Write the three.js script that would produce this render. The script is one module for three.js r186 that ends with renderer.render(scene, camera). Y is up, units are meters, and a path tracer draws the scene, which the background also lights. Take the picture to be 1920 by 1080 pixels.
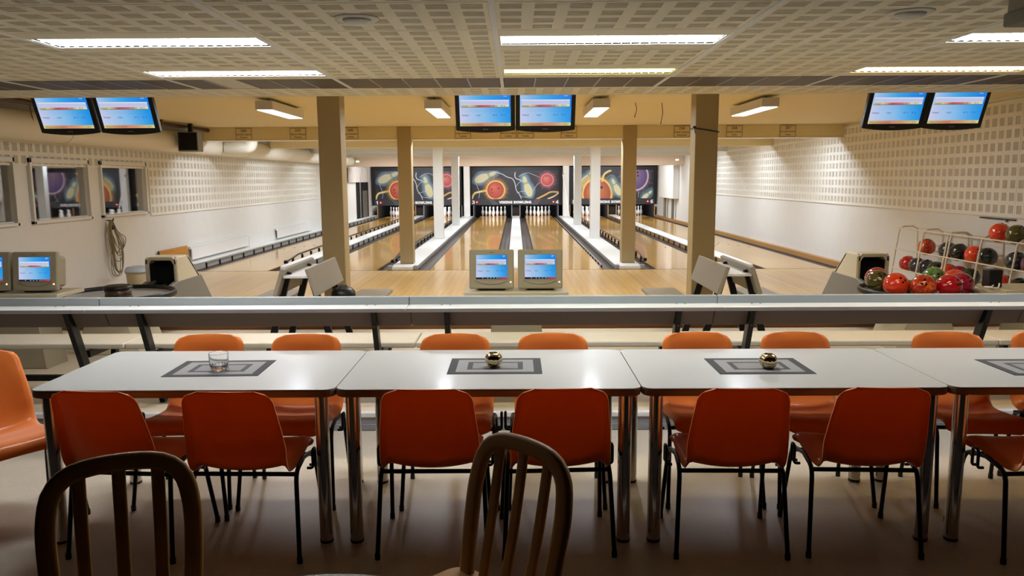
import * as THREE from 'three';
import { RoundedBoxGeometry } from 'three/addons/geometries/RoundedBoxGeometry.js';
import { mergeGeometries } from 'three/addons/utils/BufferGeometryUtils.js';
import { RectAreaLightUniformsLib } from 'three/addons/lights/RectAreaLightUniformsLib.js';

// ------------------------------------------------------------------ camera, light levels, exposure
const scene = new THREE.Scene();
const EYE = 1.66, LANE = 0.16, PIT = 0.12;
const camera = new THREE.PerspectiveCamera(41.112, 16 / 9, 0.05, 80);
camera.rotation.order = 'YXZ';
camera.position.set(0, EYE, 0);
camera.rotation.set(-Math.atan(205 / 1440), 0.0056, -0.0054);
scene.background = new THREE.Color(0x000000);
const renderer = new THREE.WebGLRenderer({ antialias: true });
renderer.toneMapping = THREE.LinearToneMapping;
renderer.toneMappingExposure = 1.74;
renderer.shadowMap.enabled = true;
RectAreaLightUniformsLib.init();
const TUBE = 0xe2eeff, COOL = 0xf0f5ff, WARM = 0xffcf90, YELLOW = 0xf2e690;
const LIGHT = { troffer: 17, batten: 33, lane: 71, mask: 62, pins: 14 };

// ------------------------------------------------------------------ helpers
let seed = 7;
const rnd = () => { seed = (seed * 1664525 + 1013904223) >>> 0; return seed / 4294967296; };
const rr = (a, b) => a + (b - a) * rnd();
const V3 = (x, y, z) => new THREE.Vector3(x, y, z);
const used = {};
function numbered(name) { const k = used[name] = (used[name] ?? -1) + 1; return k ? `${name}_${String(k).padStart(3, '0')}` : name; }
function clean(g) {
  const n = g.index ? g.toNonIndexed() : g.clone();
  for (const k of Object.keys(n.attributes)) if (!['position', 'normal', 'uv'].includes(k)) n.deleteAttribute(k);
  if (!n.attributes.normal) n.computeVertexNormals();
  if (!n.attributes.uv) n.setAttribute('uv', new THREE.BufferAttribute(new Float32Array(n.attributes.position.count * 2), 2));
  n.clearGroups?.(); n.morphAttributes = {};
  return n;
}
function merged(list) { list = [list].flat(9); return list.length === 1 ? clean(list[0]) : mergeGeometries(list.map(clean)); }
function boxUV(g) {                                   // uv in metres, by the way each face looks
  g = clean(g);
  const p = g.attributes.position, n = g.attributes.normal, uv = g.attributes.uv;
  for (let i = 0; i < p.count; i++) {
    const ax = Math.abs(n.getX(i)), ay = Math.abs(n.getY(i)), az = Math.abs(n.getZ(i));
    if (ay >= ax && ay >= az) uv.setXY(i, p.getX(i), p.getZ(i));
    else if (ax >= az) uv.setXY(i, p.getY(i), p.getZ(i));
    else uv.setXY(i, p.getX(i), p.getY(i));
  }
  return g;
}
function B(w, h, d, x = 0, y = 0, z = 0, r = 0.004) {   // softly edged box, centred
  r = Math.min(r, w / 2.1, h / 2.1, d / 2.1);
  const g = new RoundedBoxGeometry(w, h, d, 1, r); g.translate(x, y, z); return g;
}
function BX(x0, x1, y0, y1, z0, z1, r = 0.004) { return B(x1 - x0, y1 - y0, Math.abs(z1 - z0), (x0 + x1) / 2, (y0 + y1) / 2, (z0 + z1) / 2, r); }
function cyl(r0, r1, h, x = 0, y = 0, z = 0, seg = 24) { const g = new THREE.CylinderGeometry(r0, r1, h, seg); g.translate(x, y, z); return g; }
function bent(pts, corner) {                          // polyline with rounded corners
  pts = pts.map(p => Array.isArray(p) ? V3(...p) : p);
  const c = new THREE.CurvePath(); let last = pts[0];
  for (let i = 1; i < pts.length; i++) {
    if (i === pts.length - 1) { c.add(new THREE.LineCurve3(last, pts[i])); break; }
    const a = pts[i].clone().sub(pts[i - 1]), b = pts[i + 1].clone().sub(pts[i]);
    const k = Math.min(corner, a.length() / 2.05, b.length() / 2.05);
    const p0 = pts[i].clone().addScaledVector(a.normalize(), -k), p1 = pts[i].clone().addScaledVector(b.normalize(), k);
    c.add(new THREE.LineCurve3(last, p0)); c.add(new THREE.QuadraticBezierCurve3(p0, pts[i], p1)); last = p1;
  }
  return c;
}
function rod(pts, r, corner = 0.03, seg = 0, rad = 8) {
  const c = pts.length === 2 ? new THREE.LineCurve3(V3(...pts[0]), V3(...pts[1])) : bent(pts, corner);
  const g = new THREE.TubeGeometry(c, seg || (pts.length === 2 ? 1 : pts.length * 7), r, rad, false);
  const caps = [];
  for (const t of [0, 1]) {
    const p = c.getPoint(t), d = c.getTangent(t).multiplyScalar(t ? 1 : -1);
    const k = new THREE.CircleGeometry(r, rad); k.lookAt(d); k.translate(p.x, p.y, p.z); caps.push(k);
  }
  return merged([g, ...caps]);
}
function spline(pts, r, seg = 40, rad = 6, closed = false) { return new THREE.TubeGeometry(new THREE.CatmullRomCurve3(pts.map(p => V3(...p)), closed), seg, r, rad, closed); }
function lathe(pts, seg = 28) { return new THREE.LatheGeometry(pts.map(p => new THREE.Vector2(p[0], p[1])), seg); }
function extrude(pts, depth, bevel = 0, holes = []) {   // outline in x,y; depth along z, centred
  const s = new THREE.Shape(pts.map(p => new THREE.Vector2(p[0], p[1])));
  for (const h of holes) s.holes.push(new THREE.Path(h.map(p => new THREE.Vector2(p[0], p[1]))));
  const g = new THREE.ExtrudeGeometry(s, { depth: depth - 2 * bevel, bevelEnabled: bevel > 0, bevelSize: bevel, bevelThickness: bevel, bevelSegments: 1, bevelOffset: -bevel, curveSegments: 8 });
  g.translate(0, 0, -depth / 2 + bevel); return g;
}
function roundRect(w, h, r, n = 5) {
  const out = [];
  for (const [cx, cy, a] of [[w / 2 - r, h / 2 - r, 0], [-w / 2 + r, h / 2 - r, 90], [-w / 2 + r, -h / 2 + r, 180], [w / 2 - r, -h / 2 + r, 270]])
    for (let i = 0; i <= n; i++) { const t = (a + 90 * i / n) * Math.PI / 180; out.push([cx + r * Math.cos(t), cy + r * Math.sin(t)]); }
  return out;
}
function turned(g, rx = 0, ry = 0, rz = 0, x = 0, y = 0, z = 0) { g = g.clone(); g.applyMatrix4(new THREE.Matrix4().makeRotationFromEuler(new THREE.Euler(rx, ry, rz))); g.translate(x, y, z); return g; }
function put(name, geos, mat, parent, uvm = true) {
  const g = uvm ? boxUV(merged(geos)) : merged(geos);
  const m = new THREE.Mesh(g, mat); m.castShadow = m.receiveShadow = true;
  m.name = parent && parent !== scene ? name : numbered(name);
  (parent || scene).add(m); return m;
}
function piece(name, geometry, mat, parent, x = 0, y = 0, z = 0) { const m = new THREE.Mesh(geometry, mat); m.name = name; m.position.set(x, y, z); m.castShadow = m.receiveShadow = true; parent.add(m); return m; }
function tag(o, label, category, group) { o.userData = { ...o.userData, label, category }; if (group) o.userData.group = group; return o; }
function thing(name, label, category, pos = [0, 0, 0], turn = 0, group) {
  const o = new THREE.Group(); o.name = numbered(name); o.position.set(...pos); o.rotation.y = turn; scene.add(o);
  return tag(o, label, category, group);
}
function struct(name, geos, mat) { const o = put(name, geos, mat, scene); o.userData.kind = 'structure'; return o; }
function structGroup(name) { const o = new THREE.Group(); o.name = numbered(name); o.userData.kind = 'structure'; scene.add(o); return o; }
function dup(root, base, pos, turn, label) { const r = root.clone(); r.name = numbered(base); r.userData = { ...root.userData, label }; r.position.set(...pos); r.rotation.y = turn; scene.add(r); return r; }
function area(parent, w, h, color, intensity, x, y, z, rx = -Math.PI / 2) {
  const l = new THREE.RectAreaLight(color, intensity, w, h); l.position.set(x, y, z); l.rotation.x = rx; l.name = 'light'; parent.add(l); return l;
}
// ------------------------------------------------------------------ textures and materials
function canvasTex(w, h, draw, { srgb = true, repeat } = {}) {
  const c = document.createElement('canvas'); c.width = w; c.height = h; const x = c.getContext('2d'); draw(x, w, h);
  const t = new THREE.CanvasTexture(c); if (srgb) t.colorSpace = THREE.SRGBColorSpace;
  t.wrapS = t.wrapT = THREE.RepeatWrapping; t.magFilter = THREE.LinearFilter; if (repeat) t.repeat.set(...repeat); return t;
}
const M = (color, roughness = 0.6, o = {}) => new THREE.MeshStandardMaterial({ color, roughness, ...o });
const P = (color, roughness = 0.5, o = {}) => new THREE.MeshPhysicalMaterial({ color, roughness, ...o });
function boards(base, spread, n, w, h, streak) {      // narrow strips glued side by side, grain along v
  return (x, W, H) => {
    const bw = W / n;
    for (let i = 0; i < n; i++) {
      let y = -rr(0, H);
      while (y < H) {
        const L = H * rr(0.5, 1), k = rr(-spread, spread), t = rr(-spread, spread) * 0.4;
        const c = base.map((v, j) => Math.max(0, Math.min(255, v * (1 + k) + (j === 0 ? 255 * t * 0.2 : j === 2 ? -255 * t * 0.2 : 0))));
        x.fillStyle = `rgb(${c.map(Math.round)})`; x.fillRect(i * bw, y, bw + 1, L);
        for (let s = 0; s < streak; s++) { x.fillStyle = `rgba(${rnd() < 0.5 ? '90,55,15' : '255,240,200'},${rr(0.01, 0.055)})`; x.fillRect(i * bw + rr(0, bw), y + rr(0, L * 0.6), rr(0.6, 1.6), rr(L * 0.1, L * 0.5)); }
        x.fillStyle = 'rgba(60,35,10,0.10)'; x.fillRect(i * bw, y, bw, 1.2);
        y += L;
      }
      x.fillStyle = 'rgba(80,50,15,0.10)'; x.fillRect(i * bw, 0, 1, H);
    }
  };
}
const laneTex = canvasTex(840, 1024, boards([196, 150, 66], 0.05, 42, 0, 0, 3), { repeat: [1 / 1.066, 1 / 4.2] });
const pineTex = canvasTex(512, 1024, boards([204, 166, 98], 0.055, 20, 0, 0, 6), { repeat: [1 / 0.62, 1 / 2.6] });
const deckTex = canvasTex(840, 512, boards([196, 138, 74], 0.10, 42, 0, 0, 5), { repeat: [1 / 1.066, 1 / 2.1] });
const brownTex = canvasTex(512, 128, (x, W, H) => {
  x.fillStyle = 'rgb(132,84,42)'; x.fillRect(0, 0, W, H);
  for (let i = 0; i < 500; i++) { x.fillStyle = `rgba(${rnd() < .5 ? '70,38,14' : '190,130,72'},${rr(.04, .16)})`; x.fillRect(rr(-80, W), rr(0, H), rr(60, 300), rr(.6, 2)); }
}, { repeat: [1 / 1.4, 1 / 0.3] });
function speckle(base, amount, dots, w = 512) {
  return canvasTex(w, w, (x, W, H) => {
    x.fillStyle = `rgb(${base})`; x.fillRect(0, 0, W, H);
    for (let i = 0; i < dots; i++) { const d = rnd() < 0.5 ? '60,50,40' : '255,250,238'; x.fillStyle = `rgba(${d},${rr(0, amount)})`; const s = rr(0.6, 3.2); x.fillRect(rr(0, W), rr(0, H), s, s); }
    for (let i = 0; i < 70; i++) { x.fillStyle = `rgba(${rnd() < .5 ? '80,66,50' : '240,230,210'},${rr(0.006, amount * 0.16)})`; x.beginPath(); x.ellipse(rr(0, W), rr(0, H), rr(10, 60), rr(6, 34), rr(0, 3), 0, 7); x.fill(); }
  }, { repeat: [1 / 1.3, 1 / 1.3] });
}
const vinylTex = speckle('198,188,168', 0.13, 9000), platformTex = speckle('214,202,176', 0.10, 6000);
const paintTex = speckle('224,223,217', 0.05, 5000), creamTex = speckle('230,214,168', 0.05, 5000);
const boardTex = speckle('206,198,174', 0.12, 5000);
const mat = {
  vinyl: M(0xffffff, 0.42, { map: vinylTex }),
  platform: M(0xffffff, 0.45, { map: platformTex }),
  wall: M(0xffffff, 0.75, { map: paintTex }),
  cream: M(0xffffff, 0.7, { map: creamTex }), columnPaint: M(0xaa966a, 0.6), dim: M(0x3c352d, 0.9), carpet: M(0x2a211b, 0.95),
  wallBoard: M(0xe8e4d8, 0.75), felt: M(0x4e463a, 0.95),
  ceilingBoard: M(0xeae2c6, 0.8), ceilingFelt: M(0x5c5648, 0.95), runner: M(0xe4e4de, 0.6), plainTile: M(0xe4dcc2, 0.8),
  metalPanel: M(0x423e38, 0.5, { metalness: 0.5 }), metalPanelB: M(0x332f2b, 0.5, { metalness: 0.5 }), palePanel: M(0xcac5b6, 0.6),
  dark: M(0x1b1a1a, 0.9), steelGrey: M(0x8f9294, 0.55),
  lane: P(0xffffff, 0.2, { map: laneTex, specularIntensity: 0.6, clearcoat: 0.4, clearcoatRoughness: 0.05 }),
  deck: P(0xffffff, 0.18, { map: deckTex, specularIntensity: 0.6, clearcoat: 0.3, clearcoatRoughness: 0.05 }),
  pine: P(0xffffff, 0.3, { map: pineTex, specularIntensity: 0.7, clearcoat: 0.25, clearcoatRoughness: 0.12 }),
  brown: M(0xffffff, 0.5, { map: brownTex }), maroon: M(0x3a2214, 0.5),
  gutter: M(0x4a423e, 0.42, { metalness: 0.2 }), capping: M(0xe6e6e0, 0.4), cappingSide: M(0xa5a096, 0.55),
  black: M(0x0b0b0c, 0.42), blackMetal: M(0x0d0c0d, 0.38, { metalness: 0.3 }), railMetal: M(0x3a3028, 0.35, { metalness: 0.6 }),
  chrome: M(0xc9c6c2, 0.16, { metalness: 1 }), steel: M(0x9d9a96, 0.3, { metalness: 0.9 }), bronze: M(0x6b5a50, 0.26, { metalness: 0.85 }),
  laminate: P(0xb3b5af, 0.42, { clearcoat: 0.08, clearcoatRoughness: 0.12 }), tableEdge: M(0x7d5f40, 0.55),
  plastic: P(0xf08412, 0.85, { transmission: 0.34, thickness: 0, clearcoat: 0.4, clearcoatRoughness: 0.18 }), 
  benchGrey: M(0x9d9686, 0.5), benchSeat: M(0xffffff, 0.5, { map: boardTex }), benchLedge: M(0xe2e4e0, 0.35), benchEdge: M(0x9b9a94, 0.5),
  panelGrey: M(0x9ba19e, 0.5), panelBack: M(0x6f6258, 0.55),
  beige: M(0xc9c0a2, 0.5), beigeDark: M(0x9a9178, 0.5), hood: M(0xcdc4a8, 0.42), hoodBase: M(0x7b7a73, 0.5),
  monitor: M(0xa39a80, 0.55), shadowBlack: M(0x050505, 0.9), tan: M(0xb98a4e, 0.5), wire: M(0xe2dac2, 0.4),
  duct: M(0xe6e1d2, 0.6), radiator: M(0xecebe6, 0.4), cable: M(0x8d7f60, 0.6), woodChair: M(0xb0803f, 0.45),
  dishSteel: M(0xd2d2d0, 0.38, { metalness: 0.5 }), gold: M(0xd2c39a, 0.08, { metalness: 1 }), white: M(0xf2f1ee, 0.35), pin: P(0xf6f6f4, 0.28, { clearcoat: 0.6, clearcoatRoughness: 0.1 }),
  lampBody: M(0xd8d3c4, 0.5), grey: M(0x6e6b60, 0.55), curtain: M(0xc4bcb2, 0.9, { side: THREE.DoubleSide }),
};
const glow = (hex, k) => new THREE.MeshStandardMaterial({ color: 0xeeeeee, emissive: hex, emissiveIntensity: k, roughness: 0.5 });

// ------------------------------------------------------------------ the room
const XL = -5.65, XR = 5.53, CEIL = 2.377, HALL = 2.54, EDGE = -6.80, RISER = -7.84, FOUL = -12.66, BACK = -32.6;
const CAPC = 1.888, CAPH = 0.212;                       // the wide cappings that carry the columns
struct('floor', BX(XL - 0.2, XR + 0.2, -0.2, 0, -2.88, -4.94, 0.001), mat.vinyl);
struct('floor', BX(XL - 0.2, XR + 0.2, -0.2, 0, 3.6, -2.88, 0.001), mat.carpet);
for (const s of [-1, 1]) struct('wall_panelling', BX(s < 0 ? XL - 0.013 : XR - 0.004, s < 0 ? XL + 0.004 : XR + 0.013, 0, CEIL, 3.6, -2.9, 0.002), mat.dim);
{
  const pf = struct('platform_floor', [BX(XL - 0.2, XR + 0.2, -0.2, PIT, -4.94, RISER, 0.001)], mat.platform);
  put('kickboard', BX(XL, XR, 0, 0.095, -4.936, -4.952, 0.002), mat.steelGrey, pf);
  put('kickboard', BX(XL, XR, 0.004, 0.045, -4.93, -4.938, 0.002), mat.steelGrey, pf);
  put('nosing', BX(XL, XR, 0.093, PIT + 0.004, -4.928, -4.975, 0.004), mat.white, pf);
  const ap = structGroup('approach_floor');
  put('riser_board', BX(XL, XR, PIT, LANE - 0.006, RISER, RISER - 0.03, 0.002), mat.brown, ap);
  put('nosing', BX(XL, XR, LANE - 0.007, LANE, RISER + 0.006, RISER - 0.05, 0.003), mat.pine, ap);
  const xs = [XL, -3.9, -2.19, -1.79, 0, 1.79, 2.19, 3.9, XR];
  for (let i = 0; i + 1 < xs.length; i++) put('approach_panel', BX(xs[i] + 0.0015, xs[i + 1] - 0.0015, LANE - 0.06, LANE, RISER - 0.05, FOUL + 0.004, 0.001), mat.pine, ap);
  put('subfloor', BX(XL - 0.2, XR + 0.2, -0.2, LANE - 0.06, RISER - 0.03, FOUL, 0.001), mat.dark, ap);
  struct('lane_bed_floor', BX(XL - 0.2, XR + 0.2, -0.2, 0.0, FOUL, BACK - 0.4, 0.001), mat.dark);
}
// left wall with three window openings (outline in z, y), the other walls, ceilings
const WIN = [[-7.42, -8.70], [-8.97, -10.22], [-10.50, -11.80]];
{
  const holes = WIN.map(([a, b]) => [[-a + 0.04, 1.21], [-b - 0.04, 1.21], [-b - 0.04, 1.87], [-a + 0.04, 1.87]]);
  const g = extrude([[-3.6, -0.2], [33, -0.2], [33, 3], [-3.6, 3]], 0.2, 0, holes);   // x = -z
  g.applyMatrix4(new THREE.Matrix4().makeRotationY(Math.PI / 2));                     // x -> -z, depth -> x
  g.translate(XL - 0.1 - 0.014, 0, 0);
  struct('wall_left', g, mat.wall);
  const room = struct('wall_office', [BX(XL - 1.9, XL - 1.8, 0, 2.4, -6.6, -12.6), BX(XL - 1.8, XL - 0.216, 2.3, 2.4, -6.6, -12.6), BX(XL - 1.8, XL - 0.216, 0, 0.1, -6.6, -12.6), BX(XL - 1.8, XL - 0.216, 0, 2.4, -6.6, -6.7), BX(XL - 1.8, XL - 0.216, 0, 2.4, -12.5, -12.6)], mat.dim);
}
struct('wall_right', BX(XR + 0.014, XR + 0.22, -0.2, 3, 3.6, -33, 0.001), mat.wall);
struct('wall_back', BX(XL - 0.22, XR + 0.22, -0.2, 3, 3.6, 3.8, 0.001), mat.dim);
struct('wall_front', BX(XL - 0.22, XR + 0.22, -0.2, 3, -32.8, -33, 0.001), mat.dark);
{
  const hc = struct('ceiling', BX(XL - 0.22, XR + 0.22, HALL, HALL + 0.2, EDGE + 0.02, -18.6, 0.001), mat.cream);
  struct('ceiling', BX(XL - 0.22, XR + 0.22, HALL, HALL + 0.2, -18.6, -33, 0.001), mat.wall);
  // hanging cross beams that hide the lane lamps
  const names = [[-13.2, 2.325, mat.cream], [-16.75, 2.335, mat.cream], [-20.35, 2.34, mat.wall], [-23.9, 2.34, mat.wall]];
  for (const [z, y, m] of names) struct('beam', BX(-5.28, XR + 0.01, y, HALL, z, z - 0.2, 0.004), m);
  struct('beam', BX(XL - 0.01, XR + 0.01, 2.075, HALL, -25.6, -25.85, 0.004), M(0xd9bfa4, 0.7));
  struct('trim_1', BX(-5.28, XR, 2.318, 2.33, -13.19, -13.42, 0.003), mat.white);
}
// seating area ceiling: slab, perforated boards, runners, metal panels
function perforated(nx, ny, pitch, W, H, thick, bars, along) {   // board in x,y with groups of slots; along: slots run in x
  const holes = [], bw = pitch * 0.63, bh = pitch * 0.66, n = bars;
  const x0 = -(nx - 1) / 2 * pitch, y0 = -(ny - 1) / 2 * pitch;
  for (let i = 0; i < nx; i++) for (let j = 0; j < ny; j++) for (let k = 0; k < n; k++) {
    const cx = x0 + i * pitch, cy = y0 + j * pitch, s = (k - (n - 1) / 2) / n;
    const hw = along ? bw / 2 : bw / n * 0.25, hh = along ? bh / n * 0.22 : bh / 2;
    const px = cx + (along ? 0 : s * bw), py = cy + (along ? s * bh : 0);
    holes.push([[px - hw, py - hh], [px - hw, py + hh], [px + hw, py + hh], [px + hw, py - hh]]);
  }
  return clean(extrude([[-W / 2, -H / 2], [W / 2, -H / 2], [W / 2, H / 2], [-W / 2, H / 2]], thick, 0, holes));
}
const ZJ = [-2.68, -3.28, -3.88, -4.48, -5.08, -5.68, -6.26, EDGE], XJ = k => -0.1 + 1.2 * k;
const TROFFERS = [[-2, 2, COOL, 1], [0, 2, COOL, 1.1], [2, 2, COOL, 0.9], [-2, 4, 0xfff3f4, 0.95], [0, 4, YELLOW, 0.32], [2, 4, WARM, 0.5]];
{
  const c = structGroup('ceiling');
  put('slab', [BX(XL - 0.22, XR + 0.22, CEIL + 0.11, CEIL + 0.35, 3.6, EDGE + 0.02, 0.001)], mat.dark, c);
  put('plain_ceiling', BX(XL - 0.014, XR + 0.014, CEIL, CEIL + 0.05, 3.6, -2.675, 0.001), mat.dim, c);
  put('edge_board', BX(XL - 0.014, XR + 0.014, CEIL - 0.002, HALL + 0.05, EDGE + 0.004, EDGE - 0.012, 0.002), mat.cream, c);
  const g = turned(perforated(8, 4, 0.148, 1.176, 0.594, 0.012, 5, true), Math.PI / 2);
  const g2 = turned(perforated(8, 3, 0.15, 1.176, ZJ[6] - ZJ[7] - 0.006, 0.012, 5, true), Math.PI / 2);
  const strip = clean(boxUV(B(0.228, 0.012, 0.574, 0, 0, 0, 0.002))), slots = [];
  const felt = clean(boxUV(B(1.17, 0.002, 0.588, 0, 0, 0, 0.0005))), felt2 = clean(boxUV(B(1.17, 0.002, 0.53, 0, 0, 0, 0.0005)));
  const plain = clean(boxUV(B(1.176, 0.012, 0.594, 0, 0, 0, 0.002)));
  for (let r = 0; r < 7; r++) for (let k = -5; k < 5; k++) {
    let a = XJ(k), b = XJ(k + 1); if (a < XL || b > XR) { if (b < XL + 0.05 || a > XR - 0.05) continue; }
    const cx = (a + b) / 2, cz = (ZJ[r] + ZJ[r + 1]) / 2, y = CEIL + 0.006;
    if (cx - 0.59 < XL || cx + 0.59 > XR) { const x0 = Math.max(a + 0.012, XL), x1 = Math.min(b - 0.012, XR); piece('plain_tile', clean(boxUV(B(x1 - x0, 0.012, 0.59, 0, 0, 0, 0.002))), mat.plainTile, c, (x0 + x1) / 2, y, cz); continue; }
    if (TROFFERS.some(t => t[0] === k && t[1] === r)) continue;
    if (r === 5) {
      for (let i = 0; i < 5; i++) {
        const pale = k === -2 && i === 1;
        piece('metal_panel', strip, pale ? mat.palePanel : rnd() < 0.5 ? mat.metalPanel : mat.metalPanelB, c, cx - 0.47 + i * 0.235, y + rr(-0.002, 0.003), cz);
        if (i < 4) slots.push(BX(cx - 0.47 + i * 0.235 + 0.113, cx - 0.47 + i * 0.235 + 0.121, CEIL - 0.003, CEIL + 0.003, cz - 0.285, cz + 0.285, 0.001));
      }
      continue;
    }
    const tile = piece('ceiling_tile', r === 6 ? g2 : g, mat.ceilingBoard, c, cx, y, cz);
    piece('backing_felt', r === 6 ? felt2 : felt, mat.ceilingFelt, tile, 0, 0.0075, 0);
  }
  put('panel_rail', slots, mat.steel, c);
  for (let k = -4; k <= 4; k++) {
    const x = XJ(k); if (x < XL || x > XR) continue;
    put('runner', BX(x - 0.013, x + 0.013, CEIL - 0.004, CEIL + 0.012, -2.68, EDGE, 0.002), mat.runner, c);
  }
}
// perforated wall boards
function wallBoards(name, side, z0, count, rows, yTop, skip = () => false, nb = 9) {
  const pitch = 0.14, W = nb * pitch - 0.004, H = rows * pitch;
  const g = turned(perforated(nb, rows, pitch, W, H, 0.012, 5, false), 0, side < 0 ? Math.PI / 2 : -Math.PI / 2);
  const w = structGroup(name), x = side < 0 ? XL - 0.006 : XR + 0.006;
  for (let i = 0; i < count; i++) {
    const z = z0 - (i + 0.5) * nb * pitch; if (skip(z)) continue;
    piece('perforated_board', g, mat.wallBoard, w, x, yTop - H / 2, z);
    put('backing_felt', B(0.001, H, W, side < 0 ? XL - 0.0133 : XR + 0.0133, yTop - H / 2, z, 0.0003), mat.felt, w);
  }
  return w;
}
{
  wallBoards('wall_right_boards', 1, -4.8, 14, 9, 2.478);
  wallBoards('wall_left_boards', -1, -11.92, 8, 7, 2.118);
  wallBoards('wall_left_boards', -1, -6.88, 4, 2, 2.118);
  const t = structGroup('trim_2');
  put('cover_strip', BX(XR - 0.004, XR + 0.014, 1.196, 1.218, -4.8, -22.44, 0.003), mat.wallBoard, t);
  put('cover_strip', BX(XR - 0.004, XR + 0.014, 2.478, 2.50, -4.8, -22.44, 0.003), mat.wallBoard, t);
  put('cover_strip', BX(XL - 0.014, XL + 0.004, 1.12, 1.138, -11.92, -22, 0.003), mat.wallBoard, t);
  put('cover_strip', BX(XL - 0.014, XL + 0.004, 2.118, 2.14, -6.88, -22, 0.003), mat.wallBoard, t);
}
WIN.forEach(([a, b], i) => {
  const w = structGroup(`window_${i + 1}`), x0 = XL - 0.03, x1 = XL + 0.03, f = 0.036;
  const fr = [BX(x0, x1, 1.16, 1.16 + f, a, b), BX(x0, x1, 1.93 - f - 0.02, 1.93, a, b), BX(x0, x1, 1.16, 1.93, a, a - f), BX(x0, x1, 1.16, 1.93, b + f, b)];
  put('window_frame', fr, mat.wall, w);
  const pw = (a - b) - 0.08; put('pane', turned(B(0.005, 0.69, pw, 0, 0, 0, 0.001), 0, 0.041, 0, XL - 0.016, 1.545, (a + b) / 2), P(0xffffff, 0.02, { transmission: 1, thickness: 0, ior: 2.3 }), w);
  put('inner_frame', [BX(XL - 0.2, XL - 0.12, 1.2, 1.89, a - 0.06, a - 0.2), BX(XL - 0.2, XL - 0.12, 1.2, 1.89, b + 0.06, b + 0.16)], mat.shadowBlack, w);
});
// columns on the wide cappings
const COLZ = [-7.9, -13.17, -18.75, -24.1, -29.75];
for (const s of [-1, 1]) COLZ.forEach((z, i) => {
  const x = s < 0 ? -1.885 : 1.93, w = 0.232;
  const c = struct('column', BX(x - w / 2, x + w / 2, i ? CAPH : 0.0, HALL, z, z - w, 0.012), i < 2 ? mat.columnPaint : mat.wall);
});
// side ledge, wooden edge on the right, lane ledge
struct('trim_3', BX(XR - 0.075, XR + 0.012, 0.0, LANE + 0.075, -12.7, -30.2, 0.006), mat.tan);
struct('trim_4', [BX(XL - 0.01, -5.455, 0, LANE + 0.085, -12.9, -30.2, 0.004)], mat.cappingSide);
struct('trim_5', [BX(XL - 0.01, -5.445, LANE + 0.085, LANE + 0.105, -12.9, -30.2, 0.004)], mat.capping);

// ------------------------------------------------------------------ lanes
const LANES = [-4.684, -2.868, -0.908, 0.908, 2.868, 4.684], LW = 1.066, GW = 0.235;
const ORD = ['first', 'second', 'third', 'fourth', 'fifth', 'sixth'];
LANES.forEach((cx, i) => {
  const t = thing('bowling_lane', `polished maple lane, ${ORD[i]} from the left wall, between its dark gutters`, 'bowling lane');
  put('lane_surface', BX(cx - LW / 2, cx + LW / 2, LANE - 0.06, LANE, FOUL - 0.004, -30.2, 0.002), mat.lane, t);
  put('pin_deck', BX(cx - LW / 2, cx + LW / 2, LANE - 0.06, LANE, -30.205, -32.1, 0.002), mat.deck, t);
  put('foul_line', BX(cx - LW / 2 - GW + 0.01, cx + LW / 2 + GW - 0.01, LANE - 0.05, LANE + 0.0012, FOUL + 0.002, FOUL - 0.012, 0.0005), mat.dark, t);
  for (const s of [-1, 1]) {
    const gx = cx + s * (LW / 2 + GW / 2), out = [], n = 12;
    for (let k = 0; k <= n; k++) { const a = Math.PI + Math.PI * k / n; out.push([(GW / 2 - 0.004) * Math.cos(a), LANE - 0.015 + 0.085 * Math.sin(a)]); }
    const prof = [...out, [GW / 2 - 0.002, LANE - 0.015], [GW / 2 - 0.002, 0.012], [-GW / 2 + 0.002, 0.012], [-GW / 2 + 0.002, LANE - 0.015]];
    put('gutter', turned(extrude(prof, 32.1 - 12.68), 0, 0, 0, gx, 0, -(32.1 + 12.68) / 2), mat.gutter, t);
  }
  // arrows and dots
  const ar = [];
  for (let k = -3; k <= 3; k++) { const z = FOUL - 4.0 - 0.35 * (3 - Math.abs(k)); ar.push(turned(extrude([[-0.02, 0], [0.02, 0], [0, 0.14]], 0.0012), -Math.PI / 2, 0, 0, cx + k * 0.127, LANE + 0.0002, z)); }
  put('target_arrow', ar, mat.maroon, t);
});
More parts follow.
